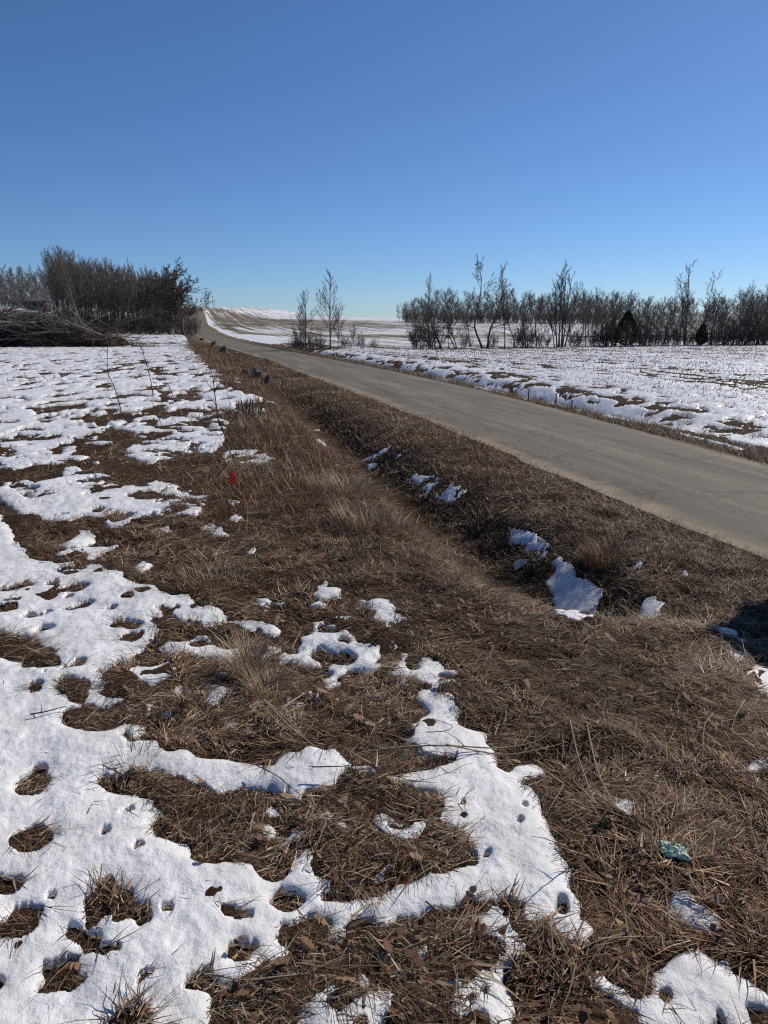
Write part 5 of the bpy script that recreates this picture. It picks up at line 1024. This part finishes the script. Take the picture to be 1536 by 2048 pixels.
# ------------------------------------------------------------------ pickup added out of view to throw the shadow at the right
def pickup():
    hd = math.atan2(.28, .96); e = empty('shadow_truck', (0, 0, 0), hd)       # local +y = forward along the road
    fx, fy = 3.46, 5.86                                                        # front left corner on the ground
    W, Ln = 1.85, 5.2
    c, s = math.cos(hd), math.sin(hd); ox, oy = fx + c * W / 2 - (-s) * 0, fy + s * W / 2; cx = ox - (-s) * Ln / 2; cy = oy - c * Ln / 2
    z = max(float(ground_z(fx, fy)), float(ground_z(cx, cy)), float(ground_z(cx + 1, cy))) - .02
    e.location = (cx, cy, z); tag(e, 'dark blue pickup truck added out of view to cast the right-hand shadow', 'pickup truck')
    paint = noisy('dark_blue_paint', (.012, .02, .045), (.016, .026, .055), 2, rough=.3, spec=.5); gl = noisy('dark_glass', (.01, .012, .014), (.02, .022, .025), 1, rough=.06, spec=.5); rub = noisy('tyre_rubber', (.012, .012, .012), (.03, .03, .03), 8); chrome = noisy('wheel_metal', (.4, .4, .42), (.5, .5, .52), 3, rough=.3); red = noisy('tail_lens', (.3, .01, .01), (.4, .015, .01), 3, rough=.2); wht = noisy('lamp_lens', (.6, .6, .58), (.7, .7, .68), 3, rough=.15)
    def prism(name, prof, x0, x1, m, par, bev=.05):
        n = len(prof); V = [(x0, y, zz) for y, zz in prof] + [(x1, y, zz) for y, zz in prof]
        me = bpy.data.meshes.new(name); me.from_pydata(V, [], [tuple(range(n)), tuple(range(2 * n - 1, n - 1, -1))] + [((i + 1) % n, i, i + n, (i + 1) % n + n) for i in range(n)])
        o = link(name, me, m, par); 
        if bev: b = o.modifiers.new('bevel', 'BEVEL'); b.width = bev; b.segments = 3
        return o
    h = Ln / 2
    prism('body', [(-h, .55), (-h, 1.12), (-.45, 1.12), (-.45, 1.2), (1.0, 1.24), (h - .05, 1.22), (h, 1.1), (h, .45), (h - .45, .4), (-h + .3, .45)], -W / 2, W / 2, paint, e, .06)
    cab = prism('cab', [(-.5, 1.1), (-.4, 1.78), (.55, 1.8), (1.15, 1.1)], -W / 2 + .08, W / 2 - .08, paint, e, .05)
    for sd in (-1, 1):
        xx = sd * (W / 2 - .08); prism('window', [(-.38, 1.15), (-.32, 1.68), (.5, 1.7), (.92, 1.15)], xx - .012 if sd < 0 else xx + .002, xx - .002 if sd < 0 else xx + .012, gl, cab, 0)
        xx = sd * W / 2; dr = prism('door', [(-.48, .55), (-.48, 1.06), (.95, 1.06), (.95, .55)], min(xx, xx + sd * .012), max(xx, xx + sd * .012), paint, e, .004)
        prism('handle', [(-.38, .93), (-.38, .97), (-.2, .97), (-.2, .93)], min(xx + sd * .012, xx + sd * .04), max(xx + sd * .012, xx + sd * .04), chrome, dr, .004)
        prism('headlight', [(h - .05, .74), (h - .05, .92), (h + .015, .9), (h + .015, .74)], sd * .62 - .17, sd * .62 + .17, wht, e, .01)
        prism('tail_light', [(-h - .012, .75), (-h - .012, 1.05), (-h + .05, 1.05), (-h + .05, .75)], sd * .82 - .07, sd * .82 + .07, red, e, .005)
        prism('mirror', [(.85, 1.12), (.85, 1.3), (.95, 1.3), (.95, 1.12)], min(sd * W / 2, sd * (W / 2 + .06)), max(sd * W / 2, sd * (W / 2 + .06)), paint, e, .02)
        for yy in (h - .95, -h + 1.05):
            t = Tubes(); P = [(sd * (W / 2 - .24 + q), yy, .36) for q in (0, .03, .2, .23)]; t.chain(P, [.3, .36, .36, .3], 20); wl = link('tyre', t.mesh('tyre'), rub, e)
            t = Tubes(); P = [(sd * (W / 2 - .01 - .03 * q), yy, .36) for q in (0, .1, .9, 1)]; t.chain(P, [.02, .22, .23, .23], 16); link('rim', t.mesh('rim'), chrome, wl)
    ws = [(-W / 2 + .2, .6, 1.75), (W / 2 - .2, .6, 1.75), (W / 2 - .2, 1.1, 1.17), (-W / 2 + .2, 1.1, 1.17)]; me = bpy.data.meshes.new('windscreen'); me.from_pydata([(a, b + .02, cc + .02) for a, b, cc in ws], [], [(0, 1, 2, 3)]); link('windscreen', me, gl, cab)
    prism('bumper', [(h - .02, .42), (h - .02, .62), (h + .1, .6), (h + .1, .44)], -W / 2 + .03, W / 2 - .03, chrome, e, .02); prism('grille', [(h - .03, .66), (h - .03, .92), (h + .012, .9), (h + .012, .66)], -.43, .43, rub, e, .01)
pickup()
